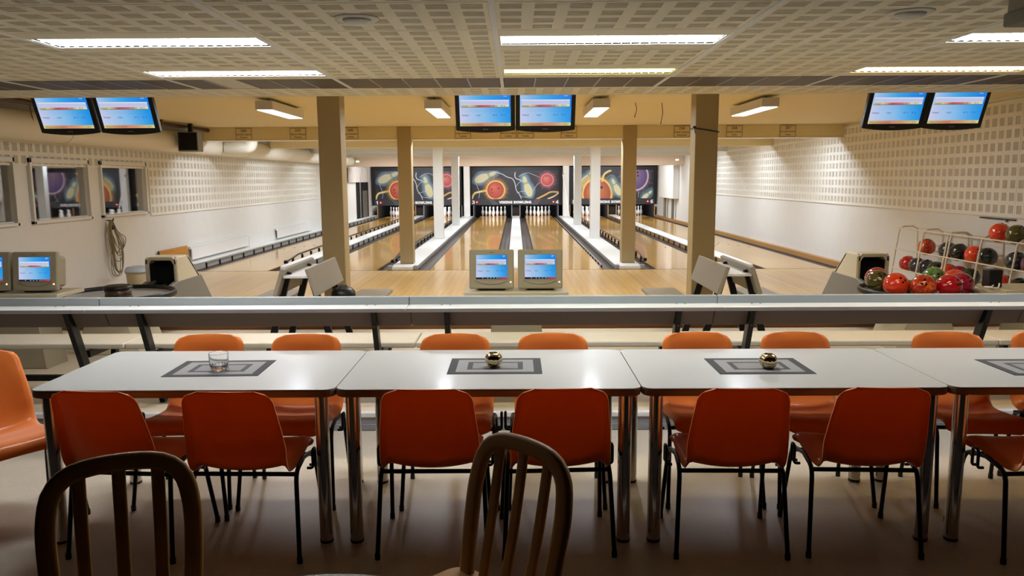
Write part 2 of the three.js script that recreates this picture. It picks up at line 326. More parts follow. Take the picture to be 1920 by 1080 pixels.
// cappings: wide ones under the columns, narrow ones over the ball return track
const capLabels = ['narrow white ball return cover between the first and second lanes', 'wide white divider carrying columns between the second and third lanes', 'narrow white ball return cover between the two middle lanes', 'wide white divider carrying columns between the fourth and fifth lanes', 'narrow white ball return cover between the fifth and sixth lanes'];
[[-3.776, 0.28, 0.245], [-CAPC, 0.424, CAPH], [0, 0.28, 0.215], [CAPC, 0.424, CAPH], [3.776, 0.28, 0.245]].forEach(([x, w, h], i) => {
  const t = thing('lane_divider', capLabels[i], 'lane divider');
  const end = i === 1 || i === 3 ? -12.75 : -12.72;
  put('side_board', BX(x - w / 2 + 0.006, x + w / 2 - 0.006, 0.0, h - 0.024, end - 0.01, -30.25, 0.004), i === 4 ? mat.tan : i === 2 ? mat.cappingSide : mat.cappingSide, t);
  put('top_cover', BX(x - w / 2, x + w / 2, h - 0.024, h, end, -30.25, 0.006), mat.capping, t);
  if (i === 1 || i === 3) { put('end_cap', BX(x - w / 2 - 0.01, x + w / 2 + 0.01, LANE + 0.001, h + 0.006, -12.67, end - 0.002, 0.008), mat.benchLedge, t); for (const s of [-1, 1]) put('corner_block', BX(x + s * w / 2 - 0.04, x + s * w / 2 + 0.04, LANE + 0.001, h + 0.022, -12.665, -12.8, 0.012), mat.steelGrey, t); }
  else put('end_cap', turned(cyl(0.045, 0.045, w, 0, 0, 0, 16), 0, 0, Math.PI / 2, x, h - 0.045, end + 0.03), mat.capping, t);
});
// bumper rails and the clips on the sides of the dividers
const postG = boxUV(merged([B(0.035, 0.12, 0.05, 0, 0, 0, 0.004), B(0.05, 0.03, 0.07, 0, -0.05, 0, 0.004)]));
const clipG = boxUV(merged([B(0.022, 0.10, 0.03, 0, 0, 0, 0.004), B(0.022, 0.02, 0.04, 0, -0.045, 0, 0.004)]));
function rails(label, x, z0, z1, withRail, y = LANE + 0.06, step = 0.62, pm = mat.black) {
  const t = thing('bumper_rail', label, 'bumper rail');
  let n = 0; for (let z = z0; z > z1; z -= step) { piece('post', withRail ? postG : clipG, pm, t, x, y, z); n++; }
  if (withRail) {
    put('rail_bar', [rod([[x, y + 0.02, z0 + 0.42], [x, y + 0.085, z0 - 0.3], [x, y + 0.085, z1]], 0.017, 0.2), rod([[x, y - 0.035, z0 + 0.2], [x, y - 0.035, z1]], 0.01)], withRail, t);
    put('end_clip', B(0.06, 0.06, 0.1, x, y + 0.02, z0 + 0.42, 0.015), mat.black, t);
  } else put('clip_strip', BX(x - 0.008, x + 0.008, y + 0.045, y + 0.055, z0, z1, 0.003), mat.cappingSide, t);
  return t;
}
rails('row of black bumper clips along the grey ledge by the left wall', -5.442, -13.4, -29.6, null, LANE + 0.02);
rails('dark bumper rail on black posts along the right of the first lane', -4.02, -13.75, -29.6, mat.railMetal);
rails('row of black bumper clips at the left of the second lane', -3.622, -13.9, -29.6, null, LANE + 0.02);
rails('dark bumper rail on black posts right of the second lane', -2.16, -13.8, -29.6, mat.railMetal);
rails('low row of black bumper clips at the right of the fourth lane', 1.475, -13.2, -29.6, null, LANE - 0.03, 0.5);
rails('brown bumper rail on posts along the left of the fifth lane', 2.27, -13.9, -29.6, M(0x6d4630, 0.35, { metalness: 0.4 }));
rails('row of dark clips on the tan divider right of the fifth lane', 3.622, -13.9, -29.6, null, LANE + 0.02, 0.62, mat.maroon);
// pins
{
  const g = clean(lathe([[0, 0], [0.026, 0], [0.03, 0.008], [0.042, 0.05], [0.055, 0.095], [0.0605, 0.125], [0.057, 0.16], [0.043, 0.2], [0.029, 0.235], [0.0235, 0.255], [0.024, 0.28], [0.0295, 0.315], [0.0322, 0.34], [0.0295, 0.362], [0.018, 0.377], [0, 0.381]], 18));
  const spots = [[0, 0, 'front head'], [-1, 1, 'left second-row'], [1, 1, 'right second-row'], [-2, 2, 'left third-row'], [0, 2, 'middle third-row'], [2, 2, 'right third-row'], [-3, 3, 'leftmost back-row'], [-1, 3, 'inner left back-row'], [1, 3, 'inner right back-row'], [3, 3, 'rightmost back-row']];
  LANES.forEach((cx, i) => {
    for (const [u, r, nm] of spots) {
      const m = new THREE.Mesh(g, mat.pin); m.castShadow = m.receiveShadow = true; m.name = numbered('bowling_pin');
      m.position.set(cx + u * 0.1524, LANE, -30.95 - r * 0.264); scene.add(m);
      tag(m, `${nm} white bowling pin on the ${ORD[i]} lane from the left`, 'bowling pin', `ten pins standing on the ${ORD[i]} lane`);
    }
  });
}
// pin pits: partitions, curtain and the masking panels with their print
struct('wall_pit', [BX(XL, XR, 0, 2.3, -32.3, -32.5, 0.002), BX(XL, XR, 2.12, 2.3, -30.3, -32.4, 0.002)], mat.shadowBlack);
LANES.forEach((cx, i) => {
  const t = thing('kickback_plates', `dark pit side plates with pale front edges at the end of the ${ORD[i]} lane`, 'partition');
  for (const s of [-1, 1]) {
    const x = cx + s * (LW / 2 + GW - 0.02);
    put('side_plate', BX(x - 0.012, x + 0.012, LANE, 0.63, -30.3, -32.28, 0.003), mat.shadowBlack, t);
    put('front_edge', turned(BX(-0.018, 0.018, LANE, 0.632, 0, -0.03, 0.004), 0, 0, 0, x, 0, -30.26), (i === 0 || i > 3) ? mat.tan : mat.steelGrey, t);
  }
});
struct('trim_6', [BX(-0.16, 0.16, 0.0, 0.66, -30.45, -30.6, 0.004), BX(-3.93, -3.62, 0, 0.66, -30.45, -30.6, 0.004), BX(3.62, 3.93, 0, 0.66, -30.45, -30.6, 0.004)], M(0x2e221a, 0.7));
function bolt(x, pts, width, color) { x.strokeStyle = color; x.lineWidth = width; x.lineJoin = 'round'; x.lineCap = 'round'; x.beginPath(); x.moveTo(...pts[0]); for (let i = 1; i < pts.length - 1; i++) x.quadraticCurveTo(...pts[i], (pts[i][0] + pts[i + 1][0]) / 2, (pts[i][1] + pts[i + 1][1]) / 2); x.lineTo(...pts[pts.length - 1]); x.stroke(); }
function sparks(x, cx, cy, r0, r1, n, color) {
  for (let i = 0; i < n; i++) { const a = i / n * 6.283 + rr(-.06, .06), L = rr(r0, r1); x.strokeStyle = color; x.globalAlpha = rr(.15, .7); x.lineWidth = rr(1, 3.4); x.beginPath(); x.moveTo(cx + Math.cos(a) * r0 * 0.9, cy + Math.sin(a) * r0 * 0.9); x.quadraticCurveTo(cx + Math.cos(a + .1) * (r0 + L) / 2, cy + Math.sin(a + .1) * (r0 + L) / 2, cx + Math.cos(a + rr(-.1, .1)) * L, cy + Math.sin(a + rr(-.1, .1)) * L); x.stroke(); }
  x.globalAlpha = 1;
}
function radial(x, cx, cy, r0, r1, stops) { const g = x.createRadialGradient(cx, cy, r0, cx, cy, r1); stops.forEach(([t, c]) => g.addColorStop(t, c)); x.fillStyle = g; x.beginPath(); x.arc(cx, cy, r1, 0, 7); x.fill(); }
function printBall(x, cx, cy, r, halo, haloR, ball, holes) {
  radial(x, cx, cy, r * 0.9, haloR, [[0, halo[0]], [0.35, halo[1]], [1, halo[2]]]);
  sparks(x, cx, cy, r, haloR * 1.08, 90, halo[0]);
  x.fillStyle = halo[3]; x.beginPath(); x.arc(cx, cy, r * 1.12, 0, 7); x.fill();
  const g = x.createRadialGradient(cx - r * .3, cy - r * .35, r * .1, cx, cy, r); g.addColorStop(0, ball[0]); g.addColorStop(1, ball[1]); x.fillStyle = g; x.beginPath(); x.arc(cx, cy, r, 0, 7); x.fill();
  x.fillStyle = 'rgba(60,15,12,0.85)'; for (const [u, v, s] of holes) { x.beginPath(); x.arc(cx + u * r, cy + v * r, s * r, 0, 7); x.fill(); }
}
function glowPin(x, cx, cy, len, ang, body, halo) {
  x.save(); x.translate(cx, cy); x.rotate(ang);
  const shape = k => { x.beginPath(); x.moveTo(0, -len * .5 - k); x.bezierCurveTo(len * .1 + k, -len * .5 - k, len * .09 + k, -len * .3, len * .08 + k, -len * .22); x.bezierCurveTo(len * .1 + k, -len * .05, len * .19 + k, 0, len * .17 + k, len * .22); x.bezierCurveTo(len * .15 + k, len * .4, len * .1, len * .5 + k, 0, len * .5 + k); x.bezierCurveTo(-len * .1, len * .5 + k, -len * .15 - k, len * .4, -len * .17 - k, len * .22); x.bezierCurveTo(-len * .19 - k, 0, -len * .1 - k, -len * .05, -len * .08 - k, -len * .22); x.bezierCurveTo(-len * .09 - k, -len * .3, -len * .1 - k, -len * .5 - k, 0, -len * .5 - k); x.fill(); };
  for (let k = 64; k > 0; k -= 4) { x.fillStyle = halo; x.globalAlpha = 0.085; shape(k); }
  x.globalAlpha = 1; x.fillStyle = body; shape(0);
  x.fillStyle = 'rgba(30,34,30,0.8)'; x.fillRect(-len * .085, -len * .2, len * .17, len * .018); x.fillRect(-len * .085, -len * .15, len * .17, len * .018);
  x.restore();
}
function maskPrint(kind) {
  return canvasTex(1280, 416, (x, W, H) => {
    x.fillStyle = '#2a2b33'; x.fillRect(0, 0, W, H);
    for (let i = 0; i < 40; i++) { radial(x, rr(0, W), rr(0, H), 0, rr(40, 170), [[0, `rgba(${rnd() < .5 ? '52,58,76' : '44,40,44'},0.35)`], [1, 'rgba(40,42,52,0)']]); }
    if (kind === 0) {
      glowPin(x, 200, 90, 330, 1.18, '#cfc9a4', 'rgb(150,186,206)');
      bolt(x, [[330, 20], [440, 40], [520, 100], [600, 110], [640, 190], [650, 290], [700, 340], [730, 416]], 12, '#aab4bb'); bolt(x, [[330, 20], [440, 40], [520, 100], [600, 110], [640, 190], [650, 290], [700, 340], [730, 416]], 5, '#e6ebee');
      bolt(x, [[0, 416], [20, 330], [110, 310], [200, 290], [250, 300]], 30, '#d8bb6a'); bolt(x, [[0, 416], [20, 330], [110, 310], [200, 290]], 14, '#efdf9e');
      printBall(x, 350, 285, 124, ['rgba(255,226,120,0.95)', 'rgba(236,170,60,0.6)', 'rgba(60,44,24,0)', '#f2c97c'], 215, ['#d06a54', '#b04335'], [[-.45, -.08, .09], [.36, -.2, .09], [-.4, .26, .07]]);
      bolt(x, [[640, 30], [620, 110], [720, 140], [760, 170]], 16, '#9aa6b0'); bolt(x, [[640, 30], [620, 110], [720, 140]], 6, '#dfe6ea');
      glowPin(x, 815, 235, 310, -0.33, '#d8d2a0', 'rgb(150,190,214)');
      for (const p of [[[690, 90], [800, 20], [900, 60], [1000, 100]], [[640, 250], [700, 160], [760, 150]], [[900, 300], [960, 200], [1010, 180]], [[660, 330], [740, 300], [800, 310]], [[700, 360], [760, 400], [860, 380]], [[60, 180], [90, 260], [120, 330], [100, 400]]]) { bolt(x, p, 9, 'rgba(140,160,180,0.35)'); bolt(x, p, 4.5, 'rgba(214,222,228,0.95)'); }
      printBall(x, 1110, 140, 82, ['rgba(240,140,150,0.95)', 'rgba(206,92,112,0.55)', 'rgba(60,34,40,0)', '#e79a98'], 165, ['#d8826e', '#b8464c'], [[-.2, -.65, .1]]);
      bolt(x, [[960, 416], [1080, 360], [1160, 310], [1280, 320]], 24, '#d9a85f'); bolt(x, [[1120, 416], [1200, 390], [1280, 330]], 18, '#e4d8a4');
    } else {
      glowPin(x, 230, 120, 330, 0.7, '#d6d0a2', 'rgb(120,170,190)');
      printBall(x, 390, 350, 215, ['rgba(255,226,120,0.95)', 'rgba(240,182,70,0.75)', 'rgba(60,44,24,0)', '#efc878'], 320, ['#d98a52', '#a9502e'], [[.32, -.45, .1]]);
      bolt(x, [[470, 160], [480, 70], [560, 20], [600, 10]], 30, '#e8cd7c');
      glowPin(x, 690, 250, 270, -0.5, '#ded8a8', 'rgb(140,190,210)');
      for (const p of [[[540, 120], [600, 60], [660, 90]], [[720, 110], [780, 60], [840, 90], [880, 40]], [[860, 330], [900, 400], [960, 416]]]) bolt(x, p, 4, 'rgba(206,214,220,0.9)');
      printBall(x, 990, 95, 190, ['rgba(236,216,230,0.95)', 'rgba(180,140,190,0.5)', 'rgba(60,40,60,0)', '#d8c4c8'], 290, ['#a487a0', '#5f4a86'], [[.2, -.3, .08], [.22, -.05, .08]]);
      glowPin(x, 1180, 370, 190, 0.9, '#e6e2bc', 'rgb(120,180,200)');
      bolt(x, [[900, 416], [930, 370], [950, 310]], 6, '#e8e2ea'); bolt(x, [[1040, 400], [1050, 350], [1046, 310]], 5, '#e8e2ea');
    }
  });
}
function bandPrint(a, b) {
  return canvasTex(1280, 96, (x, W, H) => {
    x.fillStyle = '#343339'; x.fillRect(0, 0, W, H);
    x.fillStyle = '#514f55'; x.beginPath(); x.moveTo(250, 0); x.lineTo(330, 0); x.lineTo(400, H); x.lineTo(310, H); x.fill(); x.beginPath(); x.moveTo(1020, 0); x.lineTo(920, 0); x.lineTo(860, H); x.lineTo(950, H); x.fill();
    x.fillStyle = '#f2f1f0'; x.textAlign = 'center'; x.textBaseline = 'middle';
    x.font = 'bold 54px sans-serif'; x.strokeStyle = '#f2f1f0'; x.lineWidth = 4; x.fillText('VIKING BOWLING', 640, 52); x.strokeText('VIKING BOWLING', 640, 52);
    x.font = 'bold 74px sans-serif'; x.fillText(a, 40, 50); x.strokeText(a, 40, 50); x.fillText(b, 1240, 50); x.strokeText(b, 1240, 50);
  });
}
const printA = maskPrint(0), printB = maskPrint(1);
[[-5.70, -2.12, printA, '1', '2', 'lightning and orange ball print over lanes one and two'], [-1.865, 1.825, printA, '3', '4', 'lightning and orange ball print over lanes three and four'], [2.065, 5.60, printB, '5', '6', 'large purple ball and orange ball print over lanes five and six']].forEach(([x0, x1, tex, a, b, txt], i) => {
  const cx = (x0 + x1) / 2, w = Math.min(x1, XR - 0.02) - Math.max(x0, XL + 0.02), mx = (Math.min(x1, XR - 0.02) + Math.max(x0, XL + 0.02)) / 2;
  const t = thing('masking_panel', `black masking panel with ${txt}`, 'masking panel', [mx, 0, -30.22]);
  put('panel_body', BX(-w / 2, w / 2, 0.64, 2.115, 0, -0.06, 0.01), mat.black, t);
  const W = w - 0.30, pic = new THREE.PlaneGeometry(W, 1.10); pic.translate(0, 1.425, 0.004); put('picture', pic, M(0xffffff, 0.45, { map: tex }), t, false);
  const bd = new THREE.PlaneGeometry(W + 0.1, 0.225); bd.translate(0, 0.757, 0.004); put('name_band', bd, M(0xffffff, 0.45, { map: bandPrint(a, b) }), t, false);
  for (const s of [-1, 1]) {
    put('indicator', turned(cyl(0.07, 0.07, 0.012, 0, 0, 0, 20), Math.PI / 2, 0, 0, s * (W / 2 - 0.2), 0.757, 0.012), M(0x8c1626, 0.4), t);
    put('indicator_light', turned(cyl(0.022, 0.022, 0.008, 0, 0, 0, 12), Math.PI / 2, 0, 0, s * (W / 2 - 0.2) - 0.01, 0.757, 0.02), glow(0xff5a66, 2.4), t);
  }
});

// ------------------------------------------------------------------ lamps
TROFFERS.forEach(([k, r, color, f], i) => {
  const cx = (XJ(k) + XJ(k + 1)) / 2, cz = (ZJ[r] + ZJ[r + 1]) / 2;
  const cols = ['over the left end of the tables', 'above the middle of the room', 'near the projector'], tone = ['cool white', 'cool white', 'cool white', 'cool white', 'dim yellowish', 'warm orange tinted'][i];
  const t = thing('recessed_light', `${tone} recessed louvre light ${cols[i % 3]}, in the ${r === 2 ? 'front' : 'rear'} row`, 'ceiling light', [cx, CEIL, cz]);
  const a = 1.176 / 2, b = 0.297, la = 0.575, lb = 0.128;
  put('pan', [BX(-a, a, 0, 0.012, -b, -lb, 0.002), BX(-a, a, 0, 0.012, lb, b, 0.002), BX(-a, -la, 0, 0.012, -lb, lb, 0.002), BX(la, a, 0, 0.012, -lb, lb, 0.002)], mat.plainTile, t);
  put('reflector', [BX(-la - 0.004, -la, 0.0, 0.07, -lb, lb, 0.001), BX(la, la + 0.004, 0.0, 0.07, -lb, lb, 0.001), BX(-la, la, 0, 0.07, -lb - 0.004, -lb, 0.001), BX(-la, la, 0, 0.07, lb, lb + 0.004, 0.001), BX(-la, la, 0.07, 0.075, -lb, lb, 0.001)], mat.white, t);
  const bl = []; for (let x = -la + 0.05; x < la; x += 0.05) bl.push(BX(x - 0.0012, x + 0.0012, 0.001, 0.010, -lb, lb, 0.0005)); for (const z of [-0.045, 0.045]) bl.push(BX(-la, la, 0.001, 0.008, z - 0.0012, z + 0.0012, 0.0005));
  put('louvre', bl, mat.white, t);
  put('lamp', BX(-la + 0.01, la - 0.01, 0.062, 0.068, -lb + 0.004, lb - 0.004, 0.002), glow(color, 2.2 * f), t);
  area(t, la * 2 - 0.02, lb * 2 - 0.01, color, LIGHT.troffer * f, 0, 0.06, 0);
});
[[-2.72, 'hanging left of the left front column'], [-0.89, 'hanging just left of the middle screens'], [0.93, 'hanging just right of the middle screens'], [2.75, 'hanging right of the right front column']].forEach(([x, s]) => {
  const t = thing('batten_light', `white box-shaped batten light ${s} above the approach`, 'ceiling light', [x, 2.41, -9.1]);
  put('housing', [BX(-0.095, 0.095, 0.004, 0.10, 0.62, -0.62, 0.006)], mat.lampBody, t);
  put('diffuser', BX(-0.08, 0.08, -0.002, 0.006, 0.6, -0.6, 0.002), glow(COOL, 2.6), t);
  put('hanger', [rod([[0, 0.1, 0.45], [0, 0.131, 0.45]], 0.006), rod([[0, 0.1, -0.45], [0, 0.131, -0.45]], 0.006)], mat.black, t);
  area(t, 0.16, 1.2, COOL, LIGHT.batten, 0, -0.006, 0);
});
{
  const rows = [[-13.6, 'first'], [-17.15, 'second'], [-20.75, 'third'], [-24.3, 'fourth']];
  for (const [z, nm] of rows) [-4.0, -1.2, 1.3, 4.25].forEach((x, i) => {
    const t = thing('lane_light', `white tube light behind the ${nm} cross beam, ${['at the left wall', 'left of centre', 'right of centre', 'at the right wall'][i]}`, 'ceiling light', [x, 2.44, z]);
    put('housing', BX(-0.6, 0.6, 0.02, 0.1, 0.06, -0.06, 0.004), mat.lampBody, t);
    put('tube', turned(cyl(0.014, 0.014, 1.15, 0, 0, 0, 10), 0, 0, Math.PI / 2), glow(TUBE, 2.5), t);
    area(t, 1.15, 0.1, TUBE, LIGHT.lane, 0, -0.02, 0);
  });
  [-3.776, 0, 3.776].forEach((x, i) => {
    const t = thing('lane_light', `white tube light behind the pale beam, aimed at the ${['left', 'middle', 'right'][i]} masking panel`, 'ceiling light', [x, 2.44, -26.4]);
    put('housing', BX(-1.2, 1.2, 0.02, 0.1, 0.06, -0.06, 0.004), mat.lampBody, t);
    put('tube', turned(cyl(0.014, 0.014, 2.3, 0, 0, 0, 10), 0, 0, Math.PI / 2), glow(COOL, 2.5), t);
    area(t, 2.3, 0.1, COOL, LIGHT.mask, 0, -0.03, -0.02, -Math.PI / 2 + 0.75);
  });
  [-3.776, 0, 3.776].forEach((x, i) => {
    const t = thing('pin_light', `white tube light above the pins of the ${['left', 'middle', 'right'][i]} pair of lanes`, 'pin light', [x, 0.95, -30.6]);
    put('housing', BX(-1.5, 1.5, 0.02, 0.08, 0.06, -0.06, 0.004), mat.black, t);
    put('tube', turned(cyl(0.014, 0.014, 2.9, 0, 0, 0, 10), 0, 0, Math.PI / 2), glow(0xffffff, 2.5), t);
    area(t, 2.9, 0.12, 0xffffff, LIGHT.pins, 0, -0.02, 0, -Math.PI / 2 + 0.5);
  });
}

// ------------------------------------------------------------------ tables and what is on them
const TW = 1.372, TX0 = -2.185, TZ0 = -3.315, TZ1 = -4.105, TH = 0.735;
const TNAME = ['leftmost', 'second', 'third', 'fourth'];
for (let i = 0; i < 4; i++) {
  const x = TX0 + TW * (i + 0.5), z = (TZ0 + TZ1) / 2, w = TW - 0.004, d = TZ0 - TZ1;
  const lab = ['leftmost white dining table, with the glass tumbler and its mat on it', 'second white dining table from the left, a gold candle ball on it', 'third white dining table from the left, a gold candle ball on it', 'rightmost white dining table, cut by the picture edge, bare mat on it'][i];
  const t = thing('dining_table', lab, 'table', [x, 0, z]);
  put('tabletop', turned(extrude(roundRect(w, d, 0.05), 0.004, 0.001), Math.PI / 2, 0, 0, 0, TH - 0.002, 0), mat.laminate, t);
  put('edge_band', turned(extrude(roundRect(w + 0.001, d + 0.001, 0.05), 0.033, 0.004), Math.PI / 2, 0, 0, 0, TH - 0.0205, 0), mat.tableEdge, t);
  for (const sx of [-1, 1]) for (const sz of [-1, 1]) {
    const lx = sx * (w / 2 - 0.068), lz = sz * (d / 2 - 0.045);
    const leg = put('leg', [cyl(0.0305, 0.0305, 0.69, lx, 0.358, lz, 28), cyl(0.045, 0.045, 0.006, lx, 0.7005, lz, 28)], mat.chrome, t);
    put('foot', cyl(0.032, 0.03, 0.013, lx, 0.0065, lz, 24), mat.black, leg);
  }
}
const matTex = canvasTex(512, 352, (x, W, H) => {
  const ring = [['#3c3c3c', 0], ['#8f8e8b', 0.085], ['#454545', 0.2], ['#83827f', 0.255]];
  for (const [c, k] of ring) { x.fillStyle = c; x.fillRect(W * k, W * k * 0.86, W - 2 * W * k, H - 2 * W * k * 0.86); }
  for (let i = 0; i < H; i += 2) { x.fillStyle = `rgba(${i % 4 ? '0,0,0' : '255,255,255'},0.06)`; x.fillRect(0, i, W, 1); }
  for (let i = 0; i < W; i += 2) { x.fillStyle = `rgba(${i % 4 ? '0,0,0' : '255,255,255'},0.05)`; x.fillRect(i, 0, 1, H); }
});
const MATS = [[-1.468, -3.712, 0.03, 'woven grey placemat under the glass tumbler on the leftmost table'], [-0.106, -3.738, 0, 'woven grey placemat under the gold ball on the second table'], [1.195, -3.716, 0, 'woven grey placemat under the gold ball on the third table'], [2.56, -3.672, 0, 'bare woven grey placemat on the rightmost table, nothing on it']];
MATS.forEach(([x, z, a, lab]) => {
  const g = new THREE.PlaneGeometry(0.457, 0.318); g.rotateX(-Math.PI / 2); g.translate(0, 0.0022, 0);
  const t = thing('placemat', lab, 'placemat', [x, TH, z], a, 'placemats along the tables');
  put('woven_top', g, M(0xffffff, 0.85, { map: matTex }), t, false);
  put('backing', B(0.458, 0.0018, 0.319, 0, 0.001, 0, 0.0005), M(0x333333, 0.9), t);
});
{
  const t = thing('glass_tumbler', 'clear glass tumbler with a ribbed base on the leftmost placemat', 'glass', [-1.458, TH + 0.0024, -3.665]);
  const glass = P(0xffffff, 0.02, { transmission: 1, thickness: 0.01, ior: 1.5 });
  const prof = [[0, 0], [0.036, 0], [0.039, 0.006], [0.041, 0.03], [0.0445, 0.034], [0.046, 0.086], [0.0452, 0.0875], [0.0435, 0.086], [0.042, 0.036], [0.037, 0.022], [0, 0.018]];
  put('glass_body', lathe(prof, 40), glass, t);
  const ribs = []; for (let i = 0; i < 16; i++) { const a = i / 16 * 6.283; ribs.push(turned(B(0.009, 0.026, 0.006, 0, 0.016, 0.0405, 0.0025), 0, a, 0)); }
  put('rib', ribs, glass, t);
}
[[-0.113, -3.71, 'shiny gold glass candle ball on the second table'], [1.227, -3.66, 'shiny gold glass candle ball on the third table']].forEach(([x, z, lab]) => {
  const t = thing('candle_holder', lab, 'candle holder', [x, TH + 0.0024, z]);
  const n = 32, g = lathe([[0, 0], [0.022, 0], [0.026, 0.003], [0.038, 0.018], [0.0435, 0.036], [0.041, 0.054], [0.031, 0.068], [0.022, 0.0725], [0.020, 0.0715], [0.026, 0.062], [0.036, 0.05], [0.036, 0.03], [0, 0.012]], n);
  const p = g.attributes.position;
  for (let i = 0; i < p.count; i++) { const a = Math.atan2(p.getZ(i), p.getX(i)), k = 1 + 0.025 * Math.cos(a * 5 + p.getY(i) * 40); p.setX(i, p.getX(i) * k); p.setZ(i, p.getZ(i) * k); }
  g.computeVertexNormals();
  put('bowl', g, mat.gold, t);
  put('candle', cyl(0.017, 0.017, 0.012, 0, 0.02, 0, 18), M(0xe9e2cf, 0.7), t);
});
// the edge of the photographer's own round table
{
  const t = thing('round_table', 'white round table edge at the bottom of the picture, between the wooden chairs', 'table', [-0.42, 0, -1.28]);
  put('tabletop', [cyl(0.425, 0.425, 0.024, 0, TH - 0.012, 0, 72)], mat.laminate, t);
  put('pedestal', [cyl(0.03, 0.03, TH - 0.05, 0, (TH - 0.03) / 2, 0, 20)], mat.steel, t);
  put('foot', lathe([[0, 0], [0.24, 0], [0.24, 0.008], [0.05, 0.03], [0, 0.03]], 36), mat.steel, t);
}

// ------------------------------------------------------------------ orange chairs
function chairShell() {
  const prof = [[0.222, 0.385], [0.226, 0.41], [0.212, 0.433], [0.17, 0.443], [0.08, 0.432], [-0.02, 0.424], [-0.10, 0.424], [-0.155, 0.44], [-0.192, 0.482], [-0.216, 0.55], [-0.238, 0.63], [-0.258, 0.71], [-0.272, 0.765], [-0.286, 0.792]];
  const curve = new THREE.CatmullRomCurve3(prof.map(p => V3(0, p[1], p[0])), false, 'centripetal');
  const NV = 46, NU = 22, total = curve.getLength(), pts = [];
  for (let j = 0; j <= NV; j++) {
    const v = j / NV, c = curve.getPointAt(v), t = curve.getTangentAt(v), n = V3(0, t.z, -t.y).multiplyScalar(-1);  // towards the sitter
    const s = v * total, end = total - s;
    let hw = 0.205;
    const back = THREE.MathUtils.smoothstep(v, 0.5, 0.68);
    hw = THREE.MathUtils.lerp(0.212, 0.214, back); hw = THREE.MathUtils.lerp(hw, 0.19, THREE.MathUtils.smoothstep(v, 0.62, 1));
    const corner = (e, r) => e < r ? hw - r + Math.sqrt(Math.max(0, r * r - (r - e) * (r - e))) : hw;
    hw = Math.min(corner(end, 0.062), corner(s, 0.045));
    const row = [];
    for (let i = 0; i <= NU; i++) {
      const u = -1 + 2 * i / NU, a = Math.abs(u);
      const dish = THREE.MathUtils.lerp(0.012 * a * a - 0.036 * Math.pow(Math.max(0, a - 0.82) / 0.18, 2) * (0.55 + 0.45 * THREE.MathUtils.smoothstep(v, 0.1, 0.5)), 0.042 * a * a - 0.03 * Math.pow(Math.max(0, a - 0.86) / 0.14, 2), back);
      const top = THREE.MathUtils.smoothstep(v, 0.78, 1);
      row.push(c.clone().add(V3(u * hw, 0, 0)).addScaledVector(n, dish * (1 - 0.6 * top)).addScaledVector(t, top * 0.012 * (1 - u * u)).add(V3(0, -0.02 * (1 - a * a) * Math.exp(-Math.pow((v - 0.5) / 0.1, 2)), 0)));
    }
    pts.push(row);
  }
  const pos = [], idx = [], W = NU + 1, id = (j, i, k) => k * (NV + 1) * W + j * W + i, norm = [];
  const nrm = (j, i) => { const a = pts[Math.min(j + 1, NV)][i].clone().sub(pts[Math.max(j - 1, 0)][i]), b = pts[j][Math.min(i + 1, NU)].clone().sub(pts[j][Math.max(i - 1, 0)]); return b.cross(a).normalize(); };
  for (const k of [0, 1]) for (let j = 0; j <= NV; j++) for (let i = 0; i <= NU; i++) { const p = pts[j][i].clone().addScaledVector(nrm(j, i), k ? -0.003 : 0.003); pos.push(p.x, p.y, p.z); }
  for (let j = 0; j < NV; j++) for (let i = 0; i < NU; i++) for (const k of [0, 1]) {
    const q = [id(j, i, k), id(j, i + 1, k), id(j + 1, i + 1, k), id(j + 1, i, k)]; if (k) q.reverse(); idx.push(q[0], q[1], q[2], q[0], q[2], q[3]);
  }
  const rim = []; for (let i = 0; i < NU; i++) rim.push([0, i]); for (let j = 0; j < NV; j++) rim.push([j, NU]); for (let i = NU; i > 0; i--) rim.push([NV, i]); for (let j = NV; j > 0; j--) rim.push([j, 0]);
  rim.forEach(([j, i], m) => { const [j2, i2] = rim[(m + 1) % rim.length]; idx.push(id(j, i, 0), id(j, i, 1), id(j2, i2, 1), id(j, i, 0), id(j2, i2, 1), id(j2, i2, 0)); });
  const g = new THREE.BufferGeometry(); g.setAttribute('position', new THREE.Float32BufferAttribute(pos, 3)); g.setIndex(idx); g.computeVertexNormals();
  return clean(g);
}
function makeChair() {
  const t = new THREE.Group();
  put('seat_shell', chairShell(), mat.plastic, t);
  for (const s of [-1, 1]) {
    const sx = s * 0.226, fx = s * 0.243;
    const rear = put('leg', rod([[fx, 0.012, -0.172], [sx, 0.392, -0.115], [sx * 0.96, 0.408, 0.03]], 0.0105, 0.05), mat.blackMetal, t);
    put('foot_cap', cyl(0.0125, 0.0125, 0.026, fx, 0.013, -0.171, 14), mat.black, rear);
    const front = put('leg', rod([[fx, 0.012, 0.245], [sx, 0.392, 0.165], [sx * 0.96, 0.408, 0.03]], 0.0105, 0.05), mat.blackMetal, t);
    put('foot_cap', cyl(0.0125, 0.0125, 0.026, fx, 0.013, 0.244, 14), mat.black, front);
    put('link_hook', rod([[s * 0.235, 0.36, 0.02], [s * 0.262, 0.36, 0.02], [s * 0.262, 0.445, 0.02], [s * 0.262, 0.445, 0.06], [s * 0.262, 0.36, 0.06], [s * 0.235, 0.36, 0.06]], 0.007, 0.015), mat.blackMetal, t);
  }
  for (const z of [-0.118, 0.13]) put('crossbar', rod([[-0.226, 0.385, z], [0.226, 0.385, z]], 0.0105), mat.blackMetal, t);
  return t;
}
const chairProto = makeChair();
function placeChair(x, z, turn, label, group) {
  const r = chairProto.clone(); r.name = numbered('stacking_chair'); r.position.set(x, 0, z); r.rotation.y = turn; scene.add(r); tag(r, label, 'chair', group); return r;
}
